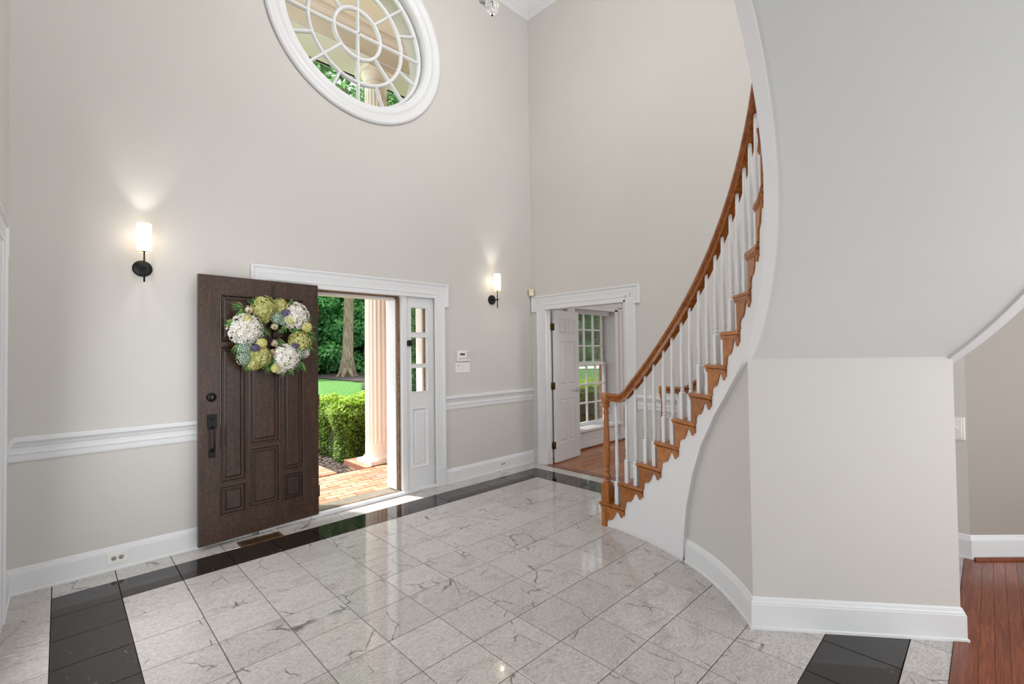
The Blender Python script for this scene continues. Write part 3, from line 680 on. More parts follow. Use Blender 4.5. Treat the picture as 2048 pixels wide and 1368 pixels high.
# ------------------------------------------------------------------ round window
W1 = empty('window_1', (WCX, YF, WCZ)); struct(W1, 'round window with radial muntins above the entrance')
prof = [(0.898, 0), (0.905, -0.012), (0.895, -0.030), (0.875, -0.034), (0.865, -0.028), (0.850, -0.026), (0.845, -0.020), (0.80, -0.022), (0.795, -0.026), (0.775, -0.026), (0.768, -0.018), (0.748, -0.015), (0.738, -0.018), (0.728, -0.010),
        (0.722, 0.02), (0.722, 0.085), (0.735, 0.085), (0.735, 0.0)]
MB().lathe(prof, (0, 0, 0), 96, 'Y', closed=True).build('casing', M_WHITE, W1)
YG = 0.105
def ringm(r, hw, name='ring_muntin'):
    return MB().lathe([(r-hw, YG-0.004), (r-hw*0.45, YG-0.020), (r+hw*0.45, YG-0.020), (r+hw, YG-0.004), (r+hw, YG+0.02), (r-hw, YG+0.02)], (0, 0, 0), 72, 'Y', closed=True).build(name, M_WHITE, W1)
ringm(0.708, 0.022, 'sash_ring'); ringm(0.485, 0.017); ringm(0.242, 0.017)
def spoke(r1, r2, deg):
    a = math.radians(deg); d = Vector((math.cos(a), 0, math.sin(a))); s_ = Vector((-math.sin(a), 0, math.cos(a))); hw = 0.014
    prof_ = [(-hw, YG-0.003), (-hw*0.45, YG-0.018), (hw*0.45, YG-0.018), (hw, YG-0.003), (hw, YG+0.02), (-hw, YG+0.02)]
    vs = [d*r+s_*o+Vector((0, h, 0)) for r in (r1, r2) for o, h in prof_]
    m = MB(); m.add(vs, [(i, (i+1) % 6, 6+(i+1) % 6, 6+i) for i in range(6)] + [tuple(range(6))[::-1], tuple(range(6, 12))]); m.build('muntin', M_WHITE, W1)
for k in range(4): spoke(0.0, 0.235, 90*k)
for k in range(8): spoke(0.25, 0.478, 45*k)
for k in range(16): spoke(0.493, 0.70, 22.5*k)
def pane_sector(r1, r2, a0_, a1_):
    n = 5; vs = []; Yp = YG+0.004
    for k in range(n+1):
        a = math.radians(a0_+(a1_-a0_)*k/n); vs += [(r1*math.cos(a), Yp, r1*math.sin(a)), (r2*math.cos(a), Yp, r2*math.sin(a))]
    me = bpy.data.meshes.new('pane'); me.from_pydata(vs, [], [(2*k, 2*k+1, 2*k+3, 2*k+2) for k in range(n)]); me.materials.append(M_GLASS)
    o = bpy.data.objects.new('pane', me); COL.objects.link(o); o.parent = W1
for k in range(4): pane_sector(0.002, 0.23, 90*k+1, 90*k+89)
for k in range(8): pane_sector(0.252, 0.472, 45*k+1, 45*k+44)
for k in range(16): pane_sector(0.496, 0.70, 22.5*k+.5, 22.5*k+22)

# ------------------------------------------------------------------ office window
W2 = empty('window_2', (0, 0, 0)); struct(W2, 'tall sash window of the office seen through the doorway')
b = MB()
b.bbox((5.26, YF-0.03, 0.30), (5.34, YF+0.235, 2.08), 0.003); b.bbox((6.36, YF-0.03, 0.30), (6.44, YF+0.235, 2.08), 0.003); b.bbox((5.26, YF-0.03, 2.05), (6.44, YF+0.235, 2.10), 0.003)
b.build('frame', M_WHITE, W2)
b = MB(); b.bbox((5.24, YF-0.075, 0.262), (6.50, YF+0.235, 0.30), 0.004); b.build('window_sill', M_WHITE, W2)
def sash(z0_, z1_, Y, rows, name):
    x0, x1 = 5.34, 6.36; st = 0.05
    b = MB(); b.box((x0, Y, z0_), (x0+st, Y+0.035, z1_)); b.box((x1-st, Y, z0_), (x1, Y+0.035, z1_)); b.box((x0+st, Y, z0_), (x1-st, Y+0.035, z0_+0.05)); b.box((x0+st, Y, z1_-0.04), (x1-st, Y+0.035, z1_))
    s_ = b.build(name, M_WHITE, W2)
    xs_ = [x0+st+(x1-x0-2*st)*k/4 for k in range(5)]; zs_ = [z0_+0.05+(z1_-0.04-z0_-0.05)*k/rows for k in range(rows+1)]
    for x in xs_[1:-1]: MB().box((x-0.011, Y+0.004, zs_[0]), (x+0.011, Y+0.031, zs_[-1])).build('muntin', M_WHITE, s_)
    for z in zs_[1:-1]: MB().box((xs_[0], Y+0.005, z-0.011), (xs_[-1], Y+0.030, z+0.011)).build('muntin', M_WHITE, s_)
    for i in range(4):
        for j in range(rows): MB().box((xs_[i], Y+0.015, zs_[j]), (xs_[i+1], Y+0.018, zs_[j+1])).build('pane', M_GLASS, s_)
sash(1.215, 2.05, YF+0.185, 3, 'upper_sash'); sash(0.30, 1.255, YF+0.145, 3, 'lower_sash')
b = MB()
for k in range(4): b.bbox((5.345, YF+0.06, 2.045-k*0.020), (6.355, YF+0.10, 2.062-k*0.020), 0.004)
b.build('folded_blind', M_FABRIC, W2)
b = MB()
for xa, xb in ((5.14, 5.26), (6.44, 6.56)):
    b.bbox((xa, YF-0.030, 0.02), (xb, YF, 2.12), 0.004); b.bbox((xa+0.02, YF-0.042, 0.02), (xa+0.045, YF, 2.12), 0.004)
b.bbox((5.14, YF-0.030, 2.10), (6.56, YF, 2.22), 0.004); b.bbox((5.12, YF-0.06, 2.22), (6.58, YF, 2.26), 0.006)
b.build('casing', M_OFFDOOR, W2)
b = MB(); b.box((5.26, YF-0.012, 0.02), (6.44, YF, 0.262)); b.bbox((5.26, YF-0.024, 0.02), (6.44, YF, 0.10), 0.003)
for z in (0.135, 0.185, 0.235): b.bbox((5.26, YF-0.018, z), (6.44, YF, z+0.008), 0.002)
b.build('apron_panel', M_OFFDOOR, W2)
b = MB(); b.sweep([(5.26, YF-0.024), (6.44, YF-0.024)][::-1], [(0, 0), (0.018, 0), (0.015, 0.012), (0, 0.02)]); b.build('shoe_mould', M_FLOORW, W2)
# office wainscot, chair rail, base
run('baseboard_office', [(8.6, YF), (6.56, YF)], BASE); run('trim_10', [(8.6, YF), (6.56, YF)], up(RAIL, 0.51))
run('baseboard_office_left', [(5.14, YF), (XR+0.12, YF)], BASE)
b = MB()
for k in range(3): b.bbox((6.62+k*0.66, YF-0.010, 0.20), (7.2+k*0.66, YF, 0.47), 0.004)
struct(b.build('trim_11', M_OFFDOOR), 'wainscot panels in the office')
shoe = MB().sweep([(8.6, YF), (6.56, YF)], [(0.022, 0), (0.040, 0), (0.036, 0.012), (0.022, 0.019)]).build('trim_12', M_FLOORW); struct(shoe)
# office door leaves
def office_leaf(name, loc, rz, label, knob=True):
    root = empty(name, loc, rz); struct(root, label); Wd, Hd, Td = 0.572, 1.955, 0.035
    P = [(.10, .26, .24, .80), (.31, .47, .24, .80), (.10, .26, .98, 1.555), (.31, .47, .98, 1.555), (.10, .26, 1.655, 1.85), (.31, .47, 1.655, 1.85)]
    b = MB(); b.box((0, -0.008, 0), (Wd, -Td+0.008, Hd)); u_ = sorted({0, Wd, .10, .26, .31, .47}); v_ = sorted({0, Hd, .24, .80, .98, 1.555, 1.655, 1.85})
    wall_cells(b, u_, v_, P, lambda b, a, c, d, e: (b.box((a, -0.008, d), (c, 0, e)), b.box((a, -Td, d), (c, -Td+0.008, e))))
    b.build('leaf', M_OFFDOOR, root)
    for side in (0, 1):
        mp = (lambda x, z, h: (x, h, z)) if side == 0 else (lambda x, z, h: (x, -Td-h, z))
        for p in P: MB().rects(*p, [(0, -0.0005), (0.008, -0.007), (0.016, -0.007), (0.034, -0.001)], mp).build('panel', M_OFFDOOR, root)
    if knob:
        for s_ in (1, -1):
            y0_ = 0 if s_ == 1 else -Td
            k = MB(); k.lathe([(0.026, 0), (0.026, 0.006*s_), (0.010, 0.012*s_), (0.009, 0.045*s_), (0.0, 0.047*s_)], (Wd-0.06, y0_, 0.90), 16, 'Y')
            k.tube([(Wd-0.06, y0_+0.04*s_, 0.90), (Wd-0.10, y0_+0.046*s_, 0.903), (Wd-0.15, y0_+0.044*s_, 0.900)], 0.008, 8); k.build('lever_handle', M_CHROME, root)
    for z in (0.22, 0.98, 1.74):
        k = MB(); k.lathe([(0.008, -0.045), (0.008, 0.045)], (-0.010, -0.006, z), 10); k.box((-0.034, 0.001, z-0.045), (-0.008, 0.0055, z+0.045)); k.box((-0.0025, -0.033, z-0.045), (0.0, -0.004, z+0.045)); k.build('hinge', M_BRONZE, root)
    return root
office_leaf('door_2', (4.588, -0.030, 0.012), math.radians(5.5), 'narrow white panelled office door leaf standing open on the left', True)
office_leaf('door_3', (4.612, -1.232, 0.012), math.radians(-88), 'second office door leaf folded back behind the right wall', False)

# ------------------------------------------------------------------ staircase
RI = 1.742; RO_ = 2.765                    # face radii of inner and outer stringers
TH0, DTH, RISE, NS = -0.735, 6.219, 0.193, 16
TT = 0.026                               # tread thickness
def nosing(th): return RISE*(1+(th-TH0)/DTH)
ZL = [(26.6, -0.0), (27.2, .18), (28.07, .363), (29.25, .491), (30.6, .618), (33.9, .834), (39.4, 1.055), (45.7, 1.232), (50.2, 1.342), (54.0, 1.445), (58.0, nosing(58)-.452)]
def zlow(th):
    if th <= ZL[0][0]: return 0.0
    if th >= 58: return nosing(th)-.452
    for (a, za), (c, zb) in zip(ZL, ZL[1:]):
        if a <= th <= c: return za+(zb-za)*(th-a)/(c-a)
stair = empty('staircase', pol(2.2, 0)+(0,)); SL = Vector(stair.location)
thing(stair, 'curved oak and white staircase sweeping up beside the right wall', 'staircase')
def sbuild(b, name, mat, label=None, parent=None):
    o = b.build(name, mat, stair if parent is None else parent, label=label); o.matrix_parent_inverse = Matrix.Translation(-SL); return o
# riser face angle of step k (1-based) : nosing projects 0.9 deg in front
def thr(k): return TH0+DTH*(k-1)+1.0
TMAX = thr(NS)+DTH
# stringers : white plates whose top follows the steps
def stringer(r_in, r_out, name, start=None):
    b = MB(); segs = []
    for k in range(1, NS+1):
        a, c = thr(k), thr(k+1); n = 8; zt = RISE*k-TT
        for i in range(n): segs.append((a+(c-a)*i/n, a+(c-a)*(i+1)/n, zt))
    for a, c, zt in segs:
        za, zc = zlow(a), zlow(c)
        vs = [pol(r_in, a, za), pol(r_in, c, zc), pol(r_in, c, zt), pol(r_in, a, zt), pol(r_out, a, za), pol(r_out, c, zc), pol(r_out, c, zt), pol(r_out, a, zt)]
        b.add(vs, [(0, 1, 2, 3), (4, 7, 6, 5), (3, 2, 6, 7)] + ([(0, 4, 5, 1)] if zc > 0 else []))
    for k in range(2, NS+1):
        a = thr(k); b.add([pol(r_in, a, RISE*(k-1)-TT), pol(r_out, a, RISE*(k-1)-TT), pol(r_out, a, RISE*k-TT), pol(r_in, a, RISE*k-TT)], [(0, 1, 2, 3)])
    return sbuild(b, name, M_STRING)
stringer(RI, RI+0.045, 'inner_stringer'); stringer(RO_-0.045, RO_, 'outer_stringer')
# helical plaster soffit
b = MB(); n = 60; A0, A1 = 50.0, TMAX
for i in range(n+1):
    th = A0+(A1-A0)*i/n; z = max(zlow(th), nosing(th)-.46)+0.012
    for r_ in (RI+0.04, RI+0.3, RI+0.55, RO_-0.04): b.v.append(pol(r_, th, z))
    for r_ in (RI+0.04, RO_-0.04): b.v.append(pol(r_, th, z+0.03))
for i in range(n):
    o = i*6; p = o+6
    for q in range(3): b.f.append([o+q, o+q+1, p+q+1, p+q]); b.m.append(0); b.smooth.append(True)
    b.f.append([o+4, p+4, p+5, o+5]); b.m.append(0); b.smooth.append(True)
sbuild(b, 'soffit', M_SOFFIT)
# shoe strip at the foot of the stringer
b = MB(); b.sweep([pol(RI, 4+i*22.6/14) for i in range(15)][::-1], [(0, 0), (-0.014, 0), (-0.014, 0.014), (-0.006, 0.022), (0, 0.022)]); sbuild(b, 'shoe_strip', M_WHITE)
# treads, risers, brackets
NO = 0.013
def arc_slab(b, r1, r2, a0_, a1_, z0_, z1_, n=5, mi=0):
    vs = []
    for i in range(n+1):
        a = a0_+(a1_-a0_)*i/n
        vs += [pol(r1, a, z0_), pol(r2, a, z0_), pol(r2, a, z1_), pol(r1, a, z1_)]
    fs = []
    for i in range(n):
        for q in range(4): fs.append((i*4+q, i*4+(q+1) % 4, i*4+4+(q+1) % 4, i*4+4+q))
    fs += [(0, 1, 2, 3), (n*4+3, n*4+2, n*4+1, n*4)]; b.add(vs, fs, mi)
def rounded_tread(k):
    """annular sector with half-round nosing on front and both ends"""
    z1_ = RISE*k; z0_ = z1_-TT; a0_ = TH0+DTH*(k-1); a1_ = thr(k+1)+1.05 if k < NS else thr(k+1)
    rings = [(0.0, 0.35), (0.45, 0.0), (0.8, 0.0), (1.0, 0.3), (1.0, 0.7), (0.8, 1.0), (0.45, 1.0), (0.0, 0.65)]
    b = MB(); prof_ = [(0.005, 0.0), (0.0, 0.25), (0.0, 0.7), (0.003, 0.9), (0.008, 1.0)]
    n = 8; loops = []
    outl = []
    for i in range(n+1): outl.append((RI-NO, a0_+(a1_-a0_)*i/n))
    for i in range(n+1): outl.append((RO_+NO, a1_-(a1_-a0_)*i/n))
    m = len(outl); am = (a0_+a1_)/2; rm = (RI+RO_)/2
    for ins, hz in prof_:
        lp = []
        for r_, a in outl:
            r2 = r_+ins*(1 if r_ < rm else -1); sc = 1-(ins*2)/(math.radians(a1_-a0_)*r_)
            a2 = am+(a-am)*sc; lp.append(pol(r2, a2, z0_+(z1_-z0_)*hz))
        loops.append(lp)
    vs = [p for lp in loops for p in lp]; fs = []
    for l_ in range(len(loops)-1):
        for i in range(m): fs.append((l_*m+i, l_*m+(i+1) % m, (l_+1)*m+(i+1) % m, (l_+1)*m+i))
    # caps as quad strips
    for base in (0, (len(loops)-1)*m):
        for i in range(n): fs.append((base+i, base+i+1, base+m-2-i, base+m-1-i))
    b.add(vs, fs); return b
BR = [(0, 0), (1.16, 0), (1.15, .19), (1.05, .23), (1.0, .31), (.94, .30), (.89, .19), (.84, .135), (.79, .12), (.73, .15), (.69, .20), (.64, .30), (.60, .385), (.555, .44), (.51, .50), (.44, .535), (.37, .545), (.30, .575), (.245, .63), (.22, .70), (.215, .865), (0, .865)]
def bracket(k, inner):
    zt = RISE*k-TT; a0_ = thr(k); run_ = DTH; th_ = 0.008
    r1 = RI if inner else RO_; r2 = RI-th_ if inner else RO_+th_
    zc = 0.865 if k > 1 else 0.86
    pts = [(u, min(v, zc)*RISE) for u, v in BR]
    # densify long top edge by cutting polygon into vertical strips between front/back outlines
    us_ = sorted({u for u, _ in pts}); low = {}
    def low_at(u):
        best = 0
        P_ = pts[1:]            # bottom chain from (1.16,0) back to (0,.865)
        for (ua, va), (ub, vb) in zip(P_, P_[1:]):
            lo, hi = min(ua, ub), max(ua, ub)
            if lo-1e-9 <= u <= hi+1e-9:
                if abs(ub-ua) < 1e-9: best = max(best, va, vb)
                else: best = max(best, va+(vb-va)*(u-ua)/(ub-ua))
        return best
    us2 = sorted(set(us_) | {i*0.04 for i in range(30) if i*0.04 < 1.16})
    b = MB(); pr_ = None
    for ua, ub in zip(us2, us2[1:]):
        e = 1e-4; la, lb = low_at(ua+e), low_at(ub-e); aa, ab = a0_+ua*run_, a0_+ub*run_
        vs = [pol(r1, aa, zt), pol(r1, ab, zt), pol(r1, ab, zt-lb), pol(r1, aa, zt-la), pol(r2, aa, zt), pol(r2, ab, zt), pol(r2, ab, zt-lb), pol(r2, aa, zt-la)]
        b.add(vs, [(4, 5, 6, 7), (3, 2, 6, 7), (0, 4, 7, 3), (1, 2, 6, 5)])
    # cove under the tread return
    for rr1, hh in ((r2-(0.010 if inner else -0.010), 0.010), (r2-(0.005 if inner else -0.005), 0.020)):
        arc_slab(b, min(rr1, r1), max(rr1, r1), a0_-0.35, a0_+1.16*run_, zt-hh, zt, 6)
    return b
for k in range(1, NS+1):
    sbuild(rounded_tread(k), 'tread', M_OAK)
    b = MB(); arc_slab(b, RI, RO_, thr(k), thr(k)+0.5, RISE*(k-1), RISE*k-TT, 1); arc_slab(b, RI-0.004, RO_+0.004, thr(k)-0.35, thr(k), RISE*k-TT-0.018, RISE*k-TT, 1)
    sbuild(b, 'riser', M_OAK if k == 1 else M_WHITE, 'oak first riser' if k == 1 else None)
    sbuild(bracket(k, True), 'tread_bracket', M_OAK); sbuild(bracket(k, False), 'tread_bracket', M_OAK)
# corner post of the first step
b = MB(); arc_slab(b, RI-0.012, RI+0.02, thr(1)-0.15, thr(1)+1.15, 0, RISE-TT, 1); sbuild(b, 'corner_post', M_OAKZ)
# balusters
def rail_top(th, r_):
    if th < 4.6: return 1.088
    if th < 9.6:
        t = (th-4.6)/5.0; a, c = 1.088, nosing(9.6)+0.70; s1 = RISE/DTH*5.0
        h00, h10, h01, h11 = 2*t**3-3*t**2+1, t**3-2*t**2+t, -2*t**3+3*t**2, t**3-t**2
        return h00*a+h01*c+h11*s1
    return nosing(th)+0.70
RV = 0.105                                # vertical size of the rail
def baluster_profile(H):
    B_ = 0.19
    return [(0.0085, B_-0.002), (0.0145, B_+0.006), (0.0150, B_+0.012), (0.0100, B_+0.018), (0.0105, B_+0.026), (0.0150, B_+0.034), (0.0125, B_+0.040), (0.0108, B_+0.044), (0.0150, B_+0.052), (0.0108, B_+0.060), (0.0125, B_+0.075), (0.0150, B_+0.13), (0.0145, B_+0.2), (0.0115, H*0.68), (0.0090, H)]
def make_baluster(r_, th, k):
    zb = RISE*k; H = rail_top(th, r_)-RV-zb+0.03; x, y_ = pol(r_, th); a = -math.radians(th)
    b = MB(); hw = 0.0165; B_ = 0.19
    def sq(h, z): return [(x+(cx_*math.cos(a)-cy_*math.sin(a)), y_+(cx_*math.sin(a)+cy_*math.cos(a)), zb+z) for cx_, cy_ in ((-h, -h), (h, -h), (h, h), (-h, h))]
    vs = sq(hw, 0)+sq(hw, B_-0.012)+sq(0.010, B_)
    b.add(vs, [(0, 3, 2, 1)]+[(i, (i+1) % 4, 4+(i+1) % 4, 4+i) for i in range(4)]+[(4+i, 4+(i+1) % 4, 8+(i+1) % 4, 8+i) for i in range(4)]+[(8, 9, 10, 11)])
    b.lathe(baluster_profile(H), (x, y_, zb), 12); return b
RB, RBO = 1.778, 2.72
for k in range(1, NS+1):
    for j, off in enumerate((2.1, 5.0)):
        if k == 1 and j == 0: continue
        th = TH0+DTH*(k-1)+off
        for r_ in (RB, RBO): sbuild(make_baluster(r_, th, k), 'baluster', M_WHITE)
# newels
def newel(r_, th, name, mat):
    x, y_ = pol(r_, th); a = -math.radians(th); b = MB(); hw = 0.037; z0_ = RISE
    def sq(h, z): return [(x+(cx_*math.cos(a)-cy_*math.sin(a)), y_+(cx_*math.sin(a)+cy_*math.cos(a)), z) for cx_, cy_ in ((-h, -h), (h, -h), (h, h), (-h, h))]
    vs = sq(hw, z0_)+sq(hw, z0_+0.145)+sq(0.026, z0_+0.158)
    b.add(vs, [(0, 3, 2, 1)]+[(i, (i+1) % 4, 4+(i+1) % 4, 4+i) for i in range(4)]+[(4+i, 4+(i+1) % 4, 8+(i+1) % 4, 8+i) for i in range(4)]+[(8, 9, 10, 11)])
    P_ = [(0.020, .154), (0.030, .160), (0.031, .166), (0.026, .172), (0.020, .178), (0.0215, .186), (0.029, .200), (0.031, .214), (0.027, .226), (0.0205, .236), (0.0205, .244), (0.030, .252), (0.0305, .260), (0.022, .266),
          (0.0225, .285), (0.028, .330), (0.0295, .38), (0.028, .46), (0.023, .60), (0.0185, .715), (0.0185, .722), (0.0265, .730), (0.0265, .738), (0.0190, .744), (0.0190, .765), (0.023, .775), (0.030, .788), (0.031, .800), (0.028, .803), (0.028, .812), (0.033, .818), (0.036, .826)]
    b.lathe(P_, (x, y_, z0_), 20)
    b.lathe([(0.034, 1.015), (0.037, 1.022), (0.037, 1.075), (0.034, 1.088), (0.0, 1.090)], (x, y_, 0), 20)
    return sbuild(b, name, mat)
newel(1.782, 0.9, 'newel_post', M_OAKZ); newel(RBO, 0.9, 'newel_post', M_OAKZ)
# handrails
def handrail(rc, name):
    b = MB(); P_ = [(-0.030, -0.016), (-0.032, -0.030), (-0.030, -0.045), (-0.018, -0.056), (-0.019, -0.090), (-0.022, -0.105), (0.022, -0.105), (0.019, -0.090), (0.018, -0.056), (0.030, -0.045), (0.032, -0.030), (0.030, -0.016), (0.018, -0.004), (0.0, 0.0), (-0.018, -0.004)]
    m = len(P_); ths = [0.9+i*0.75 for i in range(int((TMAX-0.9)/0.75)+1)]
    for th in ths:
        zt = rail_top(th, rc); sl = 0.62 if th < 5 else 1.0
        for o, h in P_: b.v.append(pol(rc+o, th, zt+h*(0.62 if th < 4.6 else (0.62+0.38*min(1, (th-4.6)/4)))))
    for i in range(len(ths)-1):
        for j in range(m): b.f.append([i*m+j, (i+1)*m+j, (i+1)*m+(j+1) % m, i*m+(j+1) % m]); b.m.append(0); b.smooth.append(False)
    b.f.append(list(range(m))); b.m.append(0); b.smooth.append(False)
    e = (len(ths)-1)*m; b.f.append([e+j for j in range(m)][::-1]); b.m.append(0); b.smooth.append(False)
    return sbuild(b, name, M_RAIL)
handrail(1.782, 'handrail'); handrail(RBO, 'handrail')

# walls under the stair
def curved_wall(r1, r2, a0_, a1_, n, name, label):
    b = MB(); vs = []
    for i in range(n+1):
        a = a0_+(a1_-a0_)*i/n; z = max(0.0, zlow(a)+0.004)
        vs += [pol(r1, a, 0), pol(r2, a, 0), pol(r2, a, z), pol(r1, a, z)]
    fs = []
    for i in range(n):
        for q in range(4): fs.append((i*4+q, i*4+4+q, i*4+4+(q+1) % 4, i*4+(q+1) % 4))
    fs += [(0, 1, 2, 3), (n*4+3, n*4+2, n*4+1, n*4)]; b.add(vs, fs, 0, False); o = b.build(name, M_WALL)
    try: o.data.set_sharp_from_angle(angle=math.radians(30))
    except Exception: pass
    return struct(o, label)
AC = 51.6; RW = 2.735
curved_wall(1.770, 1.85, 27.0, AC-0.8, 50, 'wall_under_stair', 'curved greige wall below the inner stringer')
curved_wall(RW-0.07, RW-0.001, 0.5, AC-0.8, 60, 'wall_under_stair_outer', 'curved wall under the outer side of the stair')
b = MB(); zc = zlow(AC)+0.012
p = [pol(1.769, AC), pol(RW, AC), pol(RW, AC-1.6), pol(1.769, AC-1.6)]
b.prism(p, lambda x, y, h: (x, y, h), 0, zc); struct(b.build('wall_stair_closet', M_WALL), 'flat greige wall closing the space under the stair')
# baseboard : curved, corner, radial, return round the corner
path = [pol(1.770, 26.9+i*(AC-26.9)/40) for i in range(41)] + [pol(RW, AC), pol(RW, AC-3)]
run('baseboard_stair', path[::-1], [(-a, h) for a, h in BASE][::1] if False else BASE, label='white baseboard around the wall under the stair')

# ------------------------------------------------------------------ sconces
def sconce(x, label):
    s_ = empty('wall_sconce', (x, YF, 2.068)); thing(s_, label, 'wall lamp', None)
    MB().lathe([(0, -0.016), (0.050, -0.016), (0.056, -0.012), (0.058, 0)], (0, 0, 0), 28, 'Y').build('back_plate', M_BLACKM, s_)
    b = MB(); b.lathe([(0.006, -0.102), (0.006, -0.016)], (0, 0, -0.005), 12, 'Y'); b.lathe([(0, -0.118), (0.011, -0.114), (0.011, -0.090), (0, -0.086)], (0, 0, -0.005), 12, 'Y'); b.lathe([(0.0055, -0.105), (0.0055, 0.105)], (0, -0.102, 0), 12)
    b.lathe([(0.006, 0.103), (0.016, 0.108), (0.016, 0.118), (0.006, 0.12)], (0, -0.102, 0), 14); b.build('arm', M_BLACKM, s_)
    sh = MB(); sh.lathe([(0.038, 0), (0.041, 0), (0.041, 0.2), (0.038, 0.2)], (0, 0, 0), 32, closed=True); o = sh.build('lamp_shade', M_SHADE, s_, loc=(0, -0.102, 0.10)); 
    MB().lathe([(0.0415, -0.001), (0.0415, 0.003), (0.040, 0.003), (0.040, -0.001)], (0, -0.102, 0.10), 32, closed=True).build('shade_rim', M_BLACKM, s_)
    MB().lathe([(0.010, 0.118), (0.011, 0.135), (0.016, 0.155), (0.012, 0.175), (0, 0.185)], (0, -0.102, 0), 16).build('bulb', M_BULB, s_)
    lamp('sconce_bulb_light', 'POINT', (x, YF-0.102, 2.068+0.215), 7.5, (1.0, 0.95, 0.86), soft=0.014)
    return s_
sconce(0.449, 'black wall sconce with lit white shade left of the entrance door')
sconce(3.768, 'black wall sconce with lit white shade right of the entrance near the corner')

# ------------------------------------------------------------------ chandelier (its finial shows at the top of the picture)
ch = empty('chandelier', (2.20, -1.58, 3.80)); thing(ch, 'crystal chandelier, only its glass ball finial in view', 'chandelier')
MB().lathe([(0, 0), (0.006, 0.002), (0.009, 0.008), (0.006, 0.014), (0, 0.016)], (0, 0, 0.002), 16).build('finial_tip', M_BLACKM, ch)
MB().lathe([(0.0005, 0.012)]+[(0.047*math.sin(a), 0.065-0.053*math.cos(a)) for a in [PI*k/12 for k in range(1, 12)]]+[(0.0005, 0.118)], (0, 0, 0), 24).build('glass_ball', M_CRYST, ch)
MB().lathe([(0.004, 0.014), (0.004, 0.16), (0.02, 0.17), (0.03, 0.20), (0.014, 0.24), (0.012, 0.80), (0.03, 0.84), (0.008, 0.88), (0.008, 2.10), (0.06, 2.12), (0.065, 2.16)], (0, 0, 0), 16).build('stem', M_CHROME, ch)
for k in range(6):
    a = 2*PI*k/6; ca, sa = math.cos(a), math.sin(a)
    am = MB().tube([(0.01*ca, 0.01*sa, 0.30), (0.12*ca, 0.12*sa, 0.22), (0.26*ca, 0.26*sa, 0.26), (0.34*ca, 0.34*sa, 0.36)], 0.007, 8).build('arm', M_CHROME, ch)
    MB().lathe([(0.03, 0.36), (0.012, 0.365), (0.012, 0.45), (0, 0.455)], (0.34*ca, 0.34*sa, 0), 12).build('candle', M_WHITE, am)
    MB().lathe([(0.0005, 0.455), (0.014, 0.48), (0.010, 0.51), (0.0005, 0.545)], (0.34*ca, 0.34*sa, 0), 10).build('bulb', M_BULB, am)
lamp('chandelier_light', 'POINT', (2.20, -1.58, 4.75), 62, (1.0, 0.985, 0.96), soft=0.25)

# ------------------------------------------------------------------ wall devices
kp = empty('alarm_keypad', (3.318, YF, 1.400)); thing(kp, 'alarm keypad with small dark display on the wall above the switches', 'keypad')
MB().bbox((-0.093, -0.028, -0.060), (0.093, 0, 0.060), 0.005).build('housing', M_PLASTIC, kp)
MB().box((-0.060, -0.0295, 0.008), (0.008, -0.028, 0.030)).build('display', M_DARKPL, kp)
for r_ in range(5):
    for c_ in range(3): MB().box((0.036+c_*0.018, -0.0305, 0.040-r_*0.019), (0.046+c_*0.018, -0.028, 0.048-r_*0.019)).build('button', M_GREYPL, kp)
for c_ in range(6): MB().box((-0.074+c_*0.0175+(c_//2)*0.004, -0.0305, -0.036), (-0.066+c_*0.0175+(c_//2)*0.004, -0.028, -0.026)).build('button', M_GREYPL, kp)
sw = empty('switch_plate', (3.312, YF, 1.270)); thing(sw, 'four gang white switch plate on the wall below the alarm keypad', 'switch')
MB().bbox((-0.103, -0.007, -0.059), (0.103, 0, 0.059), 0.003).build('plate', M_PLASTIC, sw)
for k in range(4): MB().bbox((-0.088+k*0.046, -0.011, -0.034), (-0.056+k*0.046, -0.007, 0.034), 0.002).build('rocker', M_PLASTIC, sw)
MB().box((-0.078, -0.0125, 0.016), (-0.062, -0.011, 0.024)).build('slider', M_DARKPL, sw)
def outlet(x, z, label, mp=None):
    o = empty('wall_outlet', (x, YF-0.016, z)); thing(o, label, 'outlet')
    MB().bbox((-0.057, -0.005, -0.036), (0.057, 0, 0.036), 0.002).build('plate', M_PLASTIC, o)
    for s_ in (-1, 1):
        MB().lathe([(0, -0.0075), (0.014, -0.0075), (0.015, -0.005)], (s_*0.019, 0, 0), 14, 'Y').build('socket', M_SOCK, o)
        MB().box((s_*0.019-0.008, -0.0082, 0.004), (s_*0.019+0.001, -0.0075, 0.0058)).box((s_*0.019-0.008, -0.0082, -0.006), (s_*0.019+0.001, -0.0075, -0.004)).build('slot', M_DARKPL, o)
outlet(0.318, 0.082, 'white outlet in the baseboard left of the open door')
outlet(3.905, 0.080, 'white outlet in the baseboard under the right sconce')
ms = empty('motion_sensor', (XR-0.001, YF-0.001, 2.202), math.radians(-45)); thing(ms, 'cream motion sensor in the corner above the office doorway casing', 'sensor')
MB().bbox((-0.034, -0.075, -0.047), (0.034, -0.034, 0.047), 0.008).build('housing', M_IVORY, ms)
MB().bbox((-0.020, -0.079, -0.035), (0.022, -0.074, 0.005), 0.002).build('lens', M_PLASTIC, ms)
tp = empty('thermostat', (XR, -3.762, 0.877)); thing(tp, 'cream wall plate half hidden behind the stair closet wall', 'thermostat')
MB().bbox((-0.012, -0.070, -0.078), (0, 0.060, 0.078), 0.004).bbox((-0.016, -0.055, -0.062), (-0.011, 0.045, 0.062), 0.002).build('plate', M_PLASTIC, tp)
MB().bbox((-0.032, -0.035, -0.004), (-0.015, 0.02, 0.012), 0.003).build('lever', M_PLASTIC, tp)
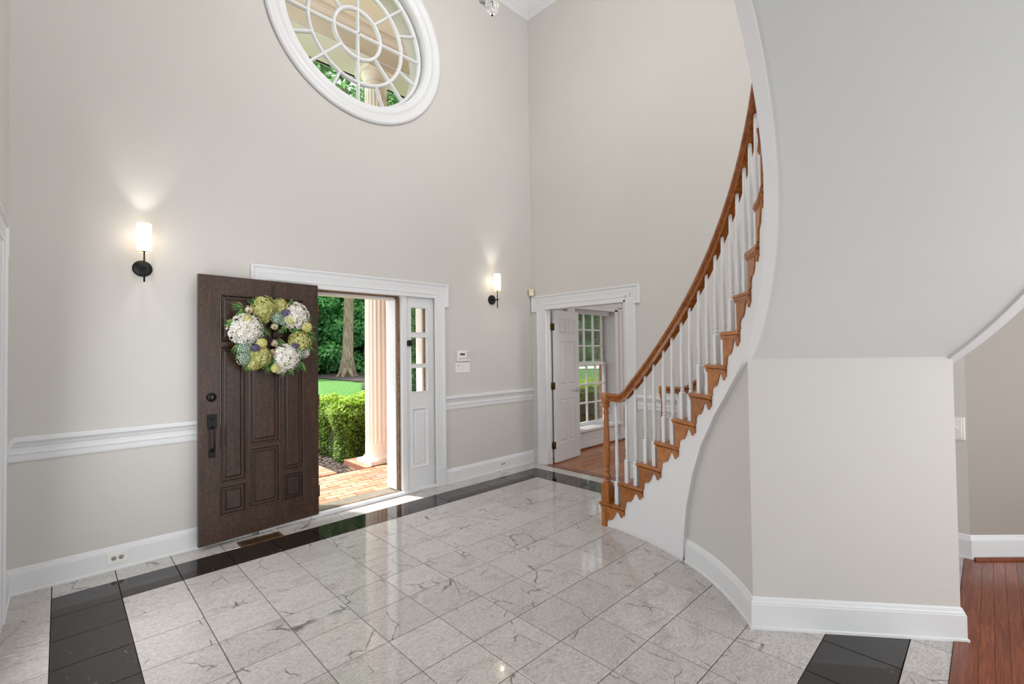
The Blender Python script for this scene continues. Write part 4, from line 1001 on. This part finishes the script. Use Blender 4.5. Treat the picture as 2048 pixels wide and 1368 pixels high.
# floor register
rg = empty('floor_register', (1.165, 0.052, 0)); thing(rg, 'brown slotted floor register beside the foot of the open door', 'vent')
b = MB()
for a in (((-0.152, -0.062, 0), (0.152, -0.040, 0.005)), ((-0.152, 0.040, 0), (0.152, 0.062, 0.005)), ((-0.152, -0.04, 0), (-0.135, 0.04, 0.005)), ((0.135, -0.04, 0), (0.152, 0.04, 0.005))): b.box(*a)
b.build('frame', M_BRASSV, rg); MB().box((-0.135, -0.04, 0.0002), (0.135, 0.04, 0.001)).build('duct', M_BLACKM, rg)
for k in range(22): MB().box((-0.1325+k*0.0125, -0.04, 0.001), (-0.1275+k*0.0125, 0.04, 0.0045)).build('slat', M_BRASSV, rg)
# frayed strand of weatherstrip under the door
st = MB().tube([(1.60, 0.155, 0.034), (1.565, 0.12, 0.010), (1.545, 0.09, 0.003), (1.50, 0.05, 0.003), (1.47, 0.045, 0.004)], 0.0022, 6).build('weatherstrip_strand', M_BLACKM)
thing(st, 'thin dark strand of weatherstrip hanging from the door bottom by the hinge', 'strand')

# ------------------------------------------------------------------ porch
ZP = -0.10
pv = MB().box((-1.6, 0.56, -0.45), (5.9, 1.965, ZP-0.055)); pv.box((-0.2, 1.965, -0.45), (2.62, 8.0, ZP-0.055)); porch = struct(pv.build('porch', M_MORTAR), 'brick porch and walk outside the entrance')
bm_x = MB().bbox((-0.0975, -0.0475, -0.05), (0.0975, 0.0475, 0), 0.004).mesh('brick', M_BRICK)
cnt = 0; stuffb = MB()
for j in range(13):
    y = 0.615+j*0.104; x = -1.6+(0.1 if j % 2 else 0)
    while x < 5.8:
        if 1.45 < x < 4.05:
            inst('brick', bm_x, (x+0.1, y, ZP+random.uniform(-.002, .002)), porch, rz=random.uniform(-.01, .01)); cnt += 1
        else: stuffb.box((x+0.003, y-0.0475, ZP-0.05), (x+0.198, y+0.0475, ZP))
        x += 0.204
for j in range(14):                      # walk, bricks laid along Y, soldier edge
    y = 2.07+j*0.204
    inst('brick', bm_x, (2.52, 2.02+j*0.104, ZP), porch, rz=0); cnt += 1
    if 2.02+(j+14)*0.104 < 5: inst('brick', bm_x, (2.52, 2.02+(j+14)*0.104, ZP), porch, rz=0); cnt += 1
for i in range(5):
    for j in range(7):
        inst('brick', bm_x, (2.36-i*0.104, 2.075+j*0.204+(0.1 if i % 2 else 0), ZP), porch, rz=PI/2); cnt += 1
stuffb.box((-0.2, 3.5, ZP-0.05), (2.4, 8.0, ZP-0.003)); stuffb.box((-0.2, 1.97, ZP-0.05), (1.88, 3.5, ZP-0.003))
sb = stuffb.build('bricks', M_BRICKW, porch); sb['kind'] = 'stuff'
# piers under the columns
def column(x, y, label, hero=False):
    c = empty('porch_column', (x, y, ZP)); thing(c, label, 'column', 'portico columns')
    b = MB(); b.box((-0.255, -0.215, -0.30), (0.255, 0.40, -0.062)); b.build('pier_core', M_MORTAR, c)
    for r_ in range(4):
        for q in range(3 if r_ else 6):
            if r_ == 0:
                inst('brick', bm_x, (-0.3+0.10+0, -0.15+q*0.104, -0.001), c, rz=0) if False else None
        for q in range(3): inst('brick', bm_x, (-0.262, -0.13+q*0.204-(0.1 if r_ % 2 else 0), -0.062*r_), c, rot=(0, PI/2 if False else 0, PI/2))
    MB().box((-0.31, -0.215, -0.06), (0.31, 0.45, -0.001)).build('pier_cap', M_BRICKW, c)
    MB().bbox((-0.225, -0.215, 0), (0.225, 0.215, 0.055), 0.004).build('plinth', M_CREAM, c)
    MB().lathe([(0.212, 0.055), (0.218, 0.068), (0.214, 0.082), (0.200, 0.090), (0.197, 0.100), (0.186, 0.106), (0.181, 0.125)], (0, 0, 0), 40).build('base', M_CREAM, c)
    # fluted shaft with plain band at the foot and neck
    nfl = 20; seg = nfl*4; b = MB(); hs_ = [0.10, 0.27, 0.30, 0.34, 1.2, 2.4, 3.6, 4.8, 5.24, 5.28, 5.32, 5.40]
    for h in hs_:
        R = 0.180-0.026*max(0, (h-1.2)/4.2); fl_ = 0 if (h <= 0.27 or h >= 5.32) else (0.5 if h in (0.30, 5.28) else 1.0)
        for k in range(seg):
            a = 2*PI*k/seg; ph = k % 4; dpt = (0, 0.010, 0.014, 0.010)[ph]*fl_
            b.v.append(((R-dpt)*math.cos(a), (R-dpt)*math.sin(a), h))
    for i in range(len(hs_)-1):
        for k in range(seg): b.f.append([i*seg+k, i*seg+(k+1) % seg, (i+1)*seg+(k+1) % seg, (i+1)*seg+k]); b.m.append(0); b.smooth.append(False)
    b.build('shaft', M_CREAM, c)
    MB().lathe([(0.154, 5.40), (0.165, 5.405), (0.165, 5.42), (0.156, 5.425), (0.158, 5.47), (0.175, 5.50), (0.198, 5.53), (0.204, 5.555), (0.204, 5.56)], (0, 0, 0), 36).build('capital', M_CREAM, c)
    MB().bbox((-0.215, -0.215, 5.56), (0.215, 0.215, 5.648), 0.004).build('abacus', M_CREAM, c)
column(3.31, 2.18, 'fluted cream portico column in view through the open entrance doorway')
column(0.95, 2.18, 'fluted portico column hidden by the wall left of the entrance')
column(5.3, 2.18, 'fluted portico column hidden by the wall right of the entrance'); column(-1.0, 2.18, 'fluted portico column at the far left end, out of view')
pt = empty('portico_roof', (2.13, 1.5, 5.55)); thing(pt, 'beige portico beam and ceiling seen through the round window', 'portico')
def pbuild(b, name, mat):
    o = b.build(name, mat, pt); o.matrix_parent_inverse = Matrix.Translation((-2.13, -1.5, -5.55)); return o
pbuild(MB().box((-1.5, 1.95, 5.552), (5.8, 2.49, 5.84)), 'beam', M_BEIGE); pbuild(MB().box((-1.55, 1.93, 5.545), (5.85, 2.53, 5.552)).box((-1.5, 2.49, 5.545), (5.8, 2.54, 5.60)), 'beam_soffit', M_WHITE)
pbuild(MB().sweep([(5.8, 1.95), (-1.5, 1.95)][::-1], [(0, 5.83), (0, 5.815), (-0.02, 5.815), (-0.03, 5.84), (-0.08, 5.87), (-0.10, 5.90), (-0.10, 5.93), (0, 5.93)]), 'crown', M_BEIGE)
pbuild(MB().box((-1.5, 0.56, 5.93), (5.8, 2.55, 6.1)), 'ceiling_board', M_BEIGE)
pbuild(MB().box((-1.5, 0.56, 5.55), (-1.2, 2.49, 5.93)).box((5.5, 0.56, 5.55), (5.8, 2.49, 5.93)), 'side_beam', M_BEIGE)
pbuild(MB().box((-1.7, 0.56, 6.1), (6.0, 2.62, 6.35)), 'roof', M_CREAM)
# exterior pilaster beside the sidelight and the brick wing beyond the office window
pl_ = empty('pilaster', (3.175, 0.563, ZP)); thing(pl_, 'white pilaster against the brick outside the right sidelight', 'pilaster')
b = MB(); b.box((-0.16, 0, 0), (0.16, 0.15, 5.5)); 
for yy in (0.03, 0.07, 0.11): b.box((-0.165, yy, 0.3), (-0.16, yy+0.022, 5.3))
b.build('shaft', M_CREAM, pl_); MB().bbox((-0.19, 0, 0), (0.19, 0.18, 0.15), 0.004).build('base', M_CREAM, pl_)
bwm = brick_mat('reveal_brick', [(0, '8E4F3A'), (0.5, 'A8684C'), (1, 'B9876A')])
bwh = MB().bbox((-0.006, -0.050, -0.028), (0.02, 0.050, 0.028), 0.003).mesh('brick', bwm)
WFO = bpy.data.objects['wall_front']
for k in range(26): inst('brick', bwh, (6.436, 0.511, 0.335+k*0.068), WFO)
for k in range(30): inst('brick', bwh, (2.972, 0.468, 0.06+k*0.068), WFO, scale=(1, 0.2, 1))
MB().box((2.945, 0.480, -0.02), (2.976, 0.60, 2.1)).build('outer_casing', M_CREAM, bpy.data.objects['door_frame'])

# ------------------------------------------------------------------ grounds
def smooth(t): t = max(0, min(1, t)); return t*t*(3-2*t)
def gz(x, y): return -0.27+0.72*smooth((y-4.0)/4.6)+0.05*math.sin(x*0.6+y*0.4)
def terrain(name, x0, x1, y0, y1, nx, ny, mat, label, dz=0, keep=None):
    vs, fs = [], []
    for j in range(ny+1):
        for i in range(nx+1):
            x, y = x0+(x1-x0)*i/nx, y0+(y1-y0)*j/ny; vs.append((x, y, gz(x, y)+dz))
    for j in range(ny):
        for i in range(nx):
            x, y = x0+(x1-x0)*(i+.5)/nx, y0+(y1-y0)*(j+.5)/ny
            if keep is None or keep(x, y): a = j*(nx+1)+i; fs.append((a, a+1, a+nx+2, a+nx+1))
    b = MB(); b.add(vs, fs, 0, True); return struct(b.build(name, mat), label)
BED = [(7.8, 15.5), (7.0, 10.1), (5.95, 7.8), (5.5, 6.2), (5.9, 5.4), (9, 7.0), (14, 12.0), (22, 18.5), (36, 23.5), (60, 40), (30, 60), (5, 45), (7.6, 22)]
def inside(x, y, P_):
    c = False; n = len(P_)
    for i in range(n):
        xa, ya = P_[i]; xb, yb = P_[(i+1) % n]
        if (ya > y) != (yb > y) and x < (xb-xa)*(y-ya)/(yb-ya)+xa: c = not c
    return c
def near_bed(x, y): return y < 4.45 and x > 2.6
terrain('lawn', -20, 60, 1.9, 60, 160, 116, M_LAWN, 'green lawn in front of the house', 0, lambda x, y: not (x < 2.62 and x > -0.2 and y < 8))
terrain('mulch_bed', 2.62, 12, 1.97, 4.45, 60, 16, M_MULCH, 'dark mulch bed under the hedge', 0.02)
terrain('woodland_bed', 4, 60, 5, 60, 224, 220, M_MULCH, 'mulch bed under the trees', 0.03, lambda x, y: inside(x, y, BED))
dr = MB()
P0, P1 = Vector((13.0, 14.5)), Vector((34.0, 8.0)); dpn = (P1-P0).normalized(); nn = Vector((-dpn.y, dpn.x)); vs = []
for k in range(21):
    c = P0+(P1-P0)*k/20
    for s_ in (-1.1, 1.1): q = c+nn*s_; vs.append((q.x, q.y, gz(q.x, q.y)+0.035))
dr.add(vs, [(2*k, 2*k+1, 2*k+3, 2*k+2) for k in range(20)]); struct(dr.build('driveway', M_PATH), 'pale driveway crossing the lawn')
# mulch chips
b = MB(); rnd = random.Random(3)
for k in range(5000):
    x, y = 2.65+rnd.random()**1.3*2.2, 2.0+rnd.random()*2.4
    if 2.97 < x < 3.7 and y < 2.68: continue
    z = gz(x, y)+0.03; s_ = 0.008+rnd.random()*0.016
    a = rnd.random()*PI; d = Vector((math.cos(a), math.sin(a), rnd.uniform(-.4, .4)))*s_; e = Vector((-math.sin(a), math.cos(a), rnd.uniform(-.5, .5)))*s_*0.5
    c = Vector((x, y, z)); b.add([c-d-e, c+d-e, c+d+e, c-d+e], [(0, 1, 2, 3)])
ck = b.build('bark_chips', plain('bark_chip', '3A302A', 0.9, c2='6A5C54', scale=25)); ck['kind'] = 'stuff'; ck['label'] = 'bark chips on the mulch bed by the walk'; ck['category'] = 'mulch'
# foliage meshes -----------------------------------------------------
def foliage_mesh(name, pts, size, mat, rnd, up_bias=0.35):
    vs, fs, sh = [], [], []
    for (p, nrm, tone) in pts:
        s_ = size*rnd.uniform(0.7, 1.35)
        n_ = (Vector(nrm)+Vector((rnd.uniform(-.8, .8), rnd.uniform(-.8, .8), rnd.uniform(-.5, .9)+up_bias))).normalized()
        a = n_.cross(Vector((rnd.random()-.5, rnd.random()-.5, rnd.random()-.5))).normalized(); bb = n_.cross(a)
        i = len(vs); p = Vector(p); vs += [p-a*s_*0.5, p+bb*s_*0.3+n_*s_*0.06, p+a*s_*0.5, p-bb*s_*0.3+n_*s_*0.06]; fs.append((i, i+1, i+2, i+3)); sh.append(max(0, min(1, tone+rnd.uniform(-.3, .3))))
    me = bpy.data.meshes.new(name); me.from_pydata(vs, [], fs); me.materials.append(mat)
    at = me.attributes.new('shade', 'FLOAT', 'FACE'); at.data.foreach_set('value', sh); return me
def blob_pts(rnd, blobs, n):
    pts = []; tot = sum(r*r for *_, r in blobs)
    for (x, y, z, r) in blobs:
        for k in range(int(n*r*r/tot)):
            u = rnd.uniform(-1, 1); a = rnd.uniform(0, 2*PI); q = math.sqrt(1-u*u); d = Vector((q*math.cos(a), q*math.sin(a), u))
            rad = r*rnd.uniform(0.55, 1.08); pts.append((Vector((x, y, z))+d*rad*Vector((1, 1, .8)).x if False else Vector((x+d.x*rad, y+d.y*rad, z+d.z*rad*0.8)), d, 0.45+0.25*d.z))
    return pts
def crown_mesh(seed, H, R, zb, n, size, mat, nb=26):
    rnd = random.Random(seed); bl_ = []
    for k in range(nb):
        t = rnd.random(); z = zb+(H-zb)*t; rr_ = R*math.sin(PI*min(0.98, 0.18+0.8*t))*rnd.uniform(0.3, 1.0); a = rnd.uniform(0, 2*PI)
        bl_.append((rr_*math.cos(a), rr_*math.sin(a), z, R*rnd.uniform(0.22, 0.42)))
    return foliage_mesh('crown', blob_pts(rnd, bl_, n), size, mat, rnd)
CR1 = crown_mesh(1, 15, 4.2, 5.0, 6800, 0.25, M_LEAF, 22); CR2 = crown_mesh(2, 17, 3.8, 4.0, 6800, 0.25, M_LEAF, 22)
US = [crown_mesh(10+i, 6.2, 2.3, 0.2, 14000, 0.22, M_LEAF2, 30) for i in range(3)]
def trunk_mesh(H, r0_, seed, flare=1.9):
    rnd = random.Random(seed); b = MB(); pts = []; rads = []
    for k in range(13):
        t = k/12; pts.append((0.15*math.sin(t*3+seed), 0.12*math.sin(t*4+seed*2), -0.15+t*H)); rads.append(r0_*(1-0.6*t)*(1+(flare-1)*math.exp(-t*H/0.38)))
    b.tube(pts, 0, 14, rads=rads)
    for k in range(7):
        z = H*(0.35+0.6*k/7); a = k*2.4+seed; L = H*0.22
        b.tube([(0, 0, z), (L*0.5*math.cos(a), L*0.5*math.sin(a), z+L*0.3), (L*math.cos(a), L*math.sin(a), z+L*0.7)], 0, 6, rads=[r0_*0.3, r0_*0.2, r0_*0.08])
    for k in range(6):
        a = k*PI/3+0.3; b.tube([(r0_*0.6*math.cos(a), r0_*0.6*math.sin(a), 0.35), (r0_*1.5*math.cos(a), r0_*1.5*math.sin(a), 0.05), (r0_*2.4*math.cos(a), r0_*2.4*math.sin(a), -0.08)], 0, 6, rads=[r0_*0.45, r0_*0.3, r0_*0.12])
    return b.mesh('trunk', M_BARK)
TRK = [trunk_mesh(13, 0.24, 1), trunk_mesh(14, 0.17, 2)]
def tree(x, y, crown, trunk, rz, s_, label, group=None):
    t = empty('tree', (x, y, gz(x, y)), rz); t.scale = (s_, s_, s_); thing(t, label, 'tree', group)
    inst('trunk', trunk, (0, 0, 0), t); inst('crown', crown, (0, 0, 0), t); return t
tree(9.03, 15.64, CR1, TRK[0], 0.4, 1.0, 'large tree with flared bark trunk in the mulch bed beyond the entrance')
k = 0
for x, y, s_, t_ in ((8.6, 20.5, .9, 1), (12.5, 18.6, .95, 1), (6.2, 25, 1.1, 0), (11.5, 25, 1.1, 0), (15.5, 21.5, 1.0, 1), (3.5, 22, 1.0, 0), (9.2, 30, 1.25, 0), (17, 28, 1.2, 1), (22, 24.5, 1.1, 0), (28, 24, 1.1, 1), (35, 25.5, 1.15, 0), (42, 28.5, 1.2, 1), (38, 33, 1.3, 0), (29, 31, 1.3, 0), (0.5, 27, 1.2, 1), (14.5, 34, 1.35, 0)):
    tree(x, y, (CR1, CR2)[k % 2], TRK[t_], k*1.3, s_, 'leafy tree in the woodland behind the large trunk', 'woodland trees'); k += 1
def shrub(x, y, s_, rz, i):
    t = empty('understory_shrub', (x, y, gz(x, y)-0.1), rz); t.scale = (s_, s_, s_); thing(t, 'dense green understory shrub in the woodland edge', 'shrub', 'understory shrubs at the edge of the woods')
    inst('foliage', US[i % 3], (0, 0, 0), t); MB_ = inst('stem', STEM, (0, 0, 0), t)
STEM = MB().tube([(0, 0, -0.2), (0.05, 0.03, 2.0), (0.0, 0.1, 4.4)], 0, 8, rads=[0.08, 0.06, 0.03]).mesh('stem', M_BARK)
rnd = random.Random(5); i = 0
for x, y, s_ in ((6.8, 20.0, 1.0), (8.4, 18.6, .85), (10.9, 18.6, .9), (10.6, 17.2, .7), (12.8, 16.6, .9), (13.6, 18.5, 1.05), (5.0, 21.5, 1.1), (9.5, 21.5, 1.15), (12.3, 21.3, 1.2), (15.6, 18.4, 1.1), (7.3, 23.5, 1.3), (10.5, 24.5, 1.4), (14, 24.5, 1.5), (17.5, 21.5, 1.2), (20, 22.5, 1.2), (4.5, 25.5, 1.5), (24, 23, 1.2),
                 (27.5, 23.2, 1.2), (31, 23.8, 1.1), (33.6, 24.6, 1.15), (36.5, 25.0, 1.1), (39.5, 26.3, 1.2), (43, 28, 1.3), (8.5, 27, 1.6), (12.5, 29, 1.7), (35, 28, 1.6), (40, 31, 1.7)):
    shrub(x, y, s_, rnd.random()*6, i); i += 1
# near leafy branch bush outside the sidelight
lp = empty('laurel_shrub', (5.0, 3.6, -0.2)); thing(lp, 'leafy shrub seen through the right sidelight panes', 'shrub')
rnd2 = random.Random(8)
me = foliage_mesh('foliage', blob_pts(rnd2, [(rnd2.uniform(-.5, .5), rnd2.uniform(-.4, .4), 0.9+k*0.16, 0.38) for k in range(16)], 5200), 0.085, M_LEAF, rnd2)
inst('foliage', me, (0, 0, 0), lp); inst('stem', MB().tube([(0, 0, -0.2), (0.05, 0, 1.2), (-0.1, 0.1, 3.0)], 0, 8, rads=[0.04, 0.03, 0.012]).mesh('stem', M_BARK), (0, 0, 0), lp)
# boxwood hedge
def hedge(name, x0, x1, y0, y1, z0_, z1_, n, seed, label):
    rnd = random.Random(seed); root = empty(name, ((x0+x1)/2, (y0+y1)/2, z0_)); thing(root, label, 'hedge'); pts = []; hx, hy, H = (x1-x0)/2, (y1-y0)/2, z1_-z0_
    def bulge(u, v): return 0.05*math.sin(u*7+seed)+0.04*math.sin(v*9+1)
    A = [(2*hx*2*hy, 0), (2*hx*H, 1), (2*hx*H*0.5, 2), (2*hy*H, 3), (2*hy*H*0.5, 4)]; tot = sum(a for a, _ in A)
    for a, f in A:
        for k in range(int(n*a/tot)):
            s_, t_ = rnd.uniform(-1, 1), rnd.uniform(-1, 1); o = rnd.uniform(-0.07, 0.03)
            def rnd_edge(x, y, z):   # round the box: pull edges in
                q = Vector((x/hx, y/hy, max(0, (z/H)*2-1))); return q
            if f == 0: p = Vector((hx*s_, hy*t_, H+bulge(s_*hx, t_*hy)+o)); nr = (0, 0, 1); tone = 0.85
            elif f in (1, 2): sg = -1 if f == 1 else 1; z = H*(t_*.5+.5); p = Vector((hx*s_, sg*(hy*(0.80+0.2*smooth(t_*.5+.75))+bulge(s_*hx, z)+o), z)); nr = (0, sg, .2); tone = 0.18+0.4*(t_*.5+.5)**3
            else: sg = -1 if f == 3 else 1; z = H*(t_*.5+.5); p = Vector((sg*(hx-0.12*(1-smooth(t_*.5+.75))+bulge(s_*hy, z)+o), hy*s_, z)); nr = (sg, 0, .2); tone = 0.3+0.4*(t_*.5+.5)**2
            e = max(0, abs(p.x)/hx-0.93)+max(0, abs(p.y)/hy-0.85)
            if p.z > H*0.8: p.z -= e*0.5*(p.z-H*0.8)/(H*0.2)
            pts.append((p, nr, tone))
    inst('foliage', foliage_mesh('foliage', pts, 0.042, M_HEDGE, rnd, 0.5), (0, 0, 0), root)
    b = MB(); b.bbox((-hx+0.10, -hy+0.16, 0.12), (hx-0.10, hy-0.12, H-0.10), 0.1); b.build('branches', M_TWIG, root)
    b = MB()
    for k in range(14):
        x = -hx*0.9+1.8*hx*k/13; b.tube([(x, -hy*0.5, -0.05), (x+0.03, -hy*0.55, 0.2)], 0.02, 6)
    b.build('stems', M_BARK, root); return root
hedge('boxwood_hedge', 3.15, 5.6, 2.85, 4.15, -0.26, 0.70, 42000, 4, 'clipped boxwood hedge behind the porch column')
hedge('boxwood_hedge', 5.7, 10.5, 2.4, 3.6, -0.26, 0.66, 42000, 9, 'clipped boxwood hedge outside the office window')
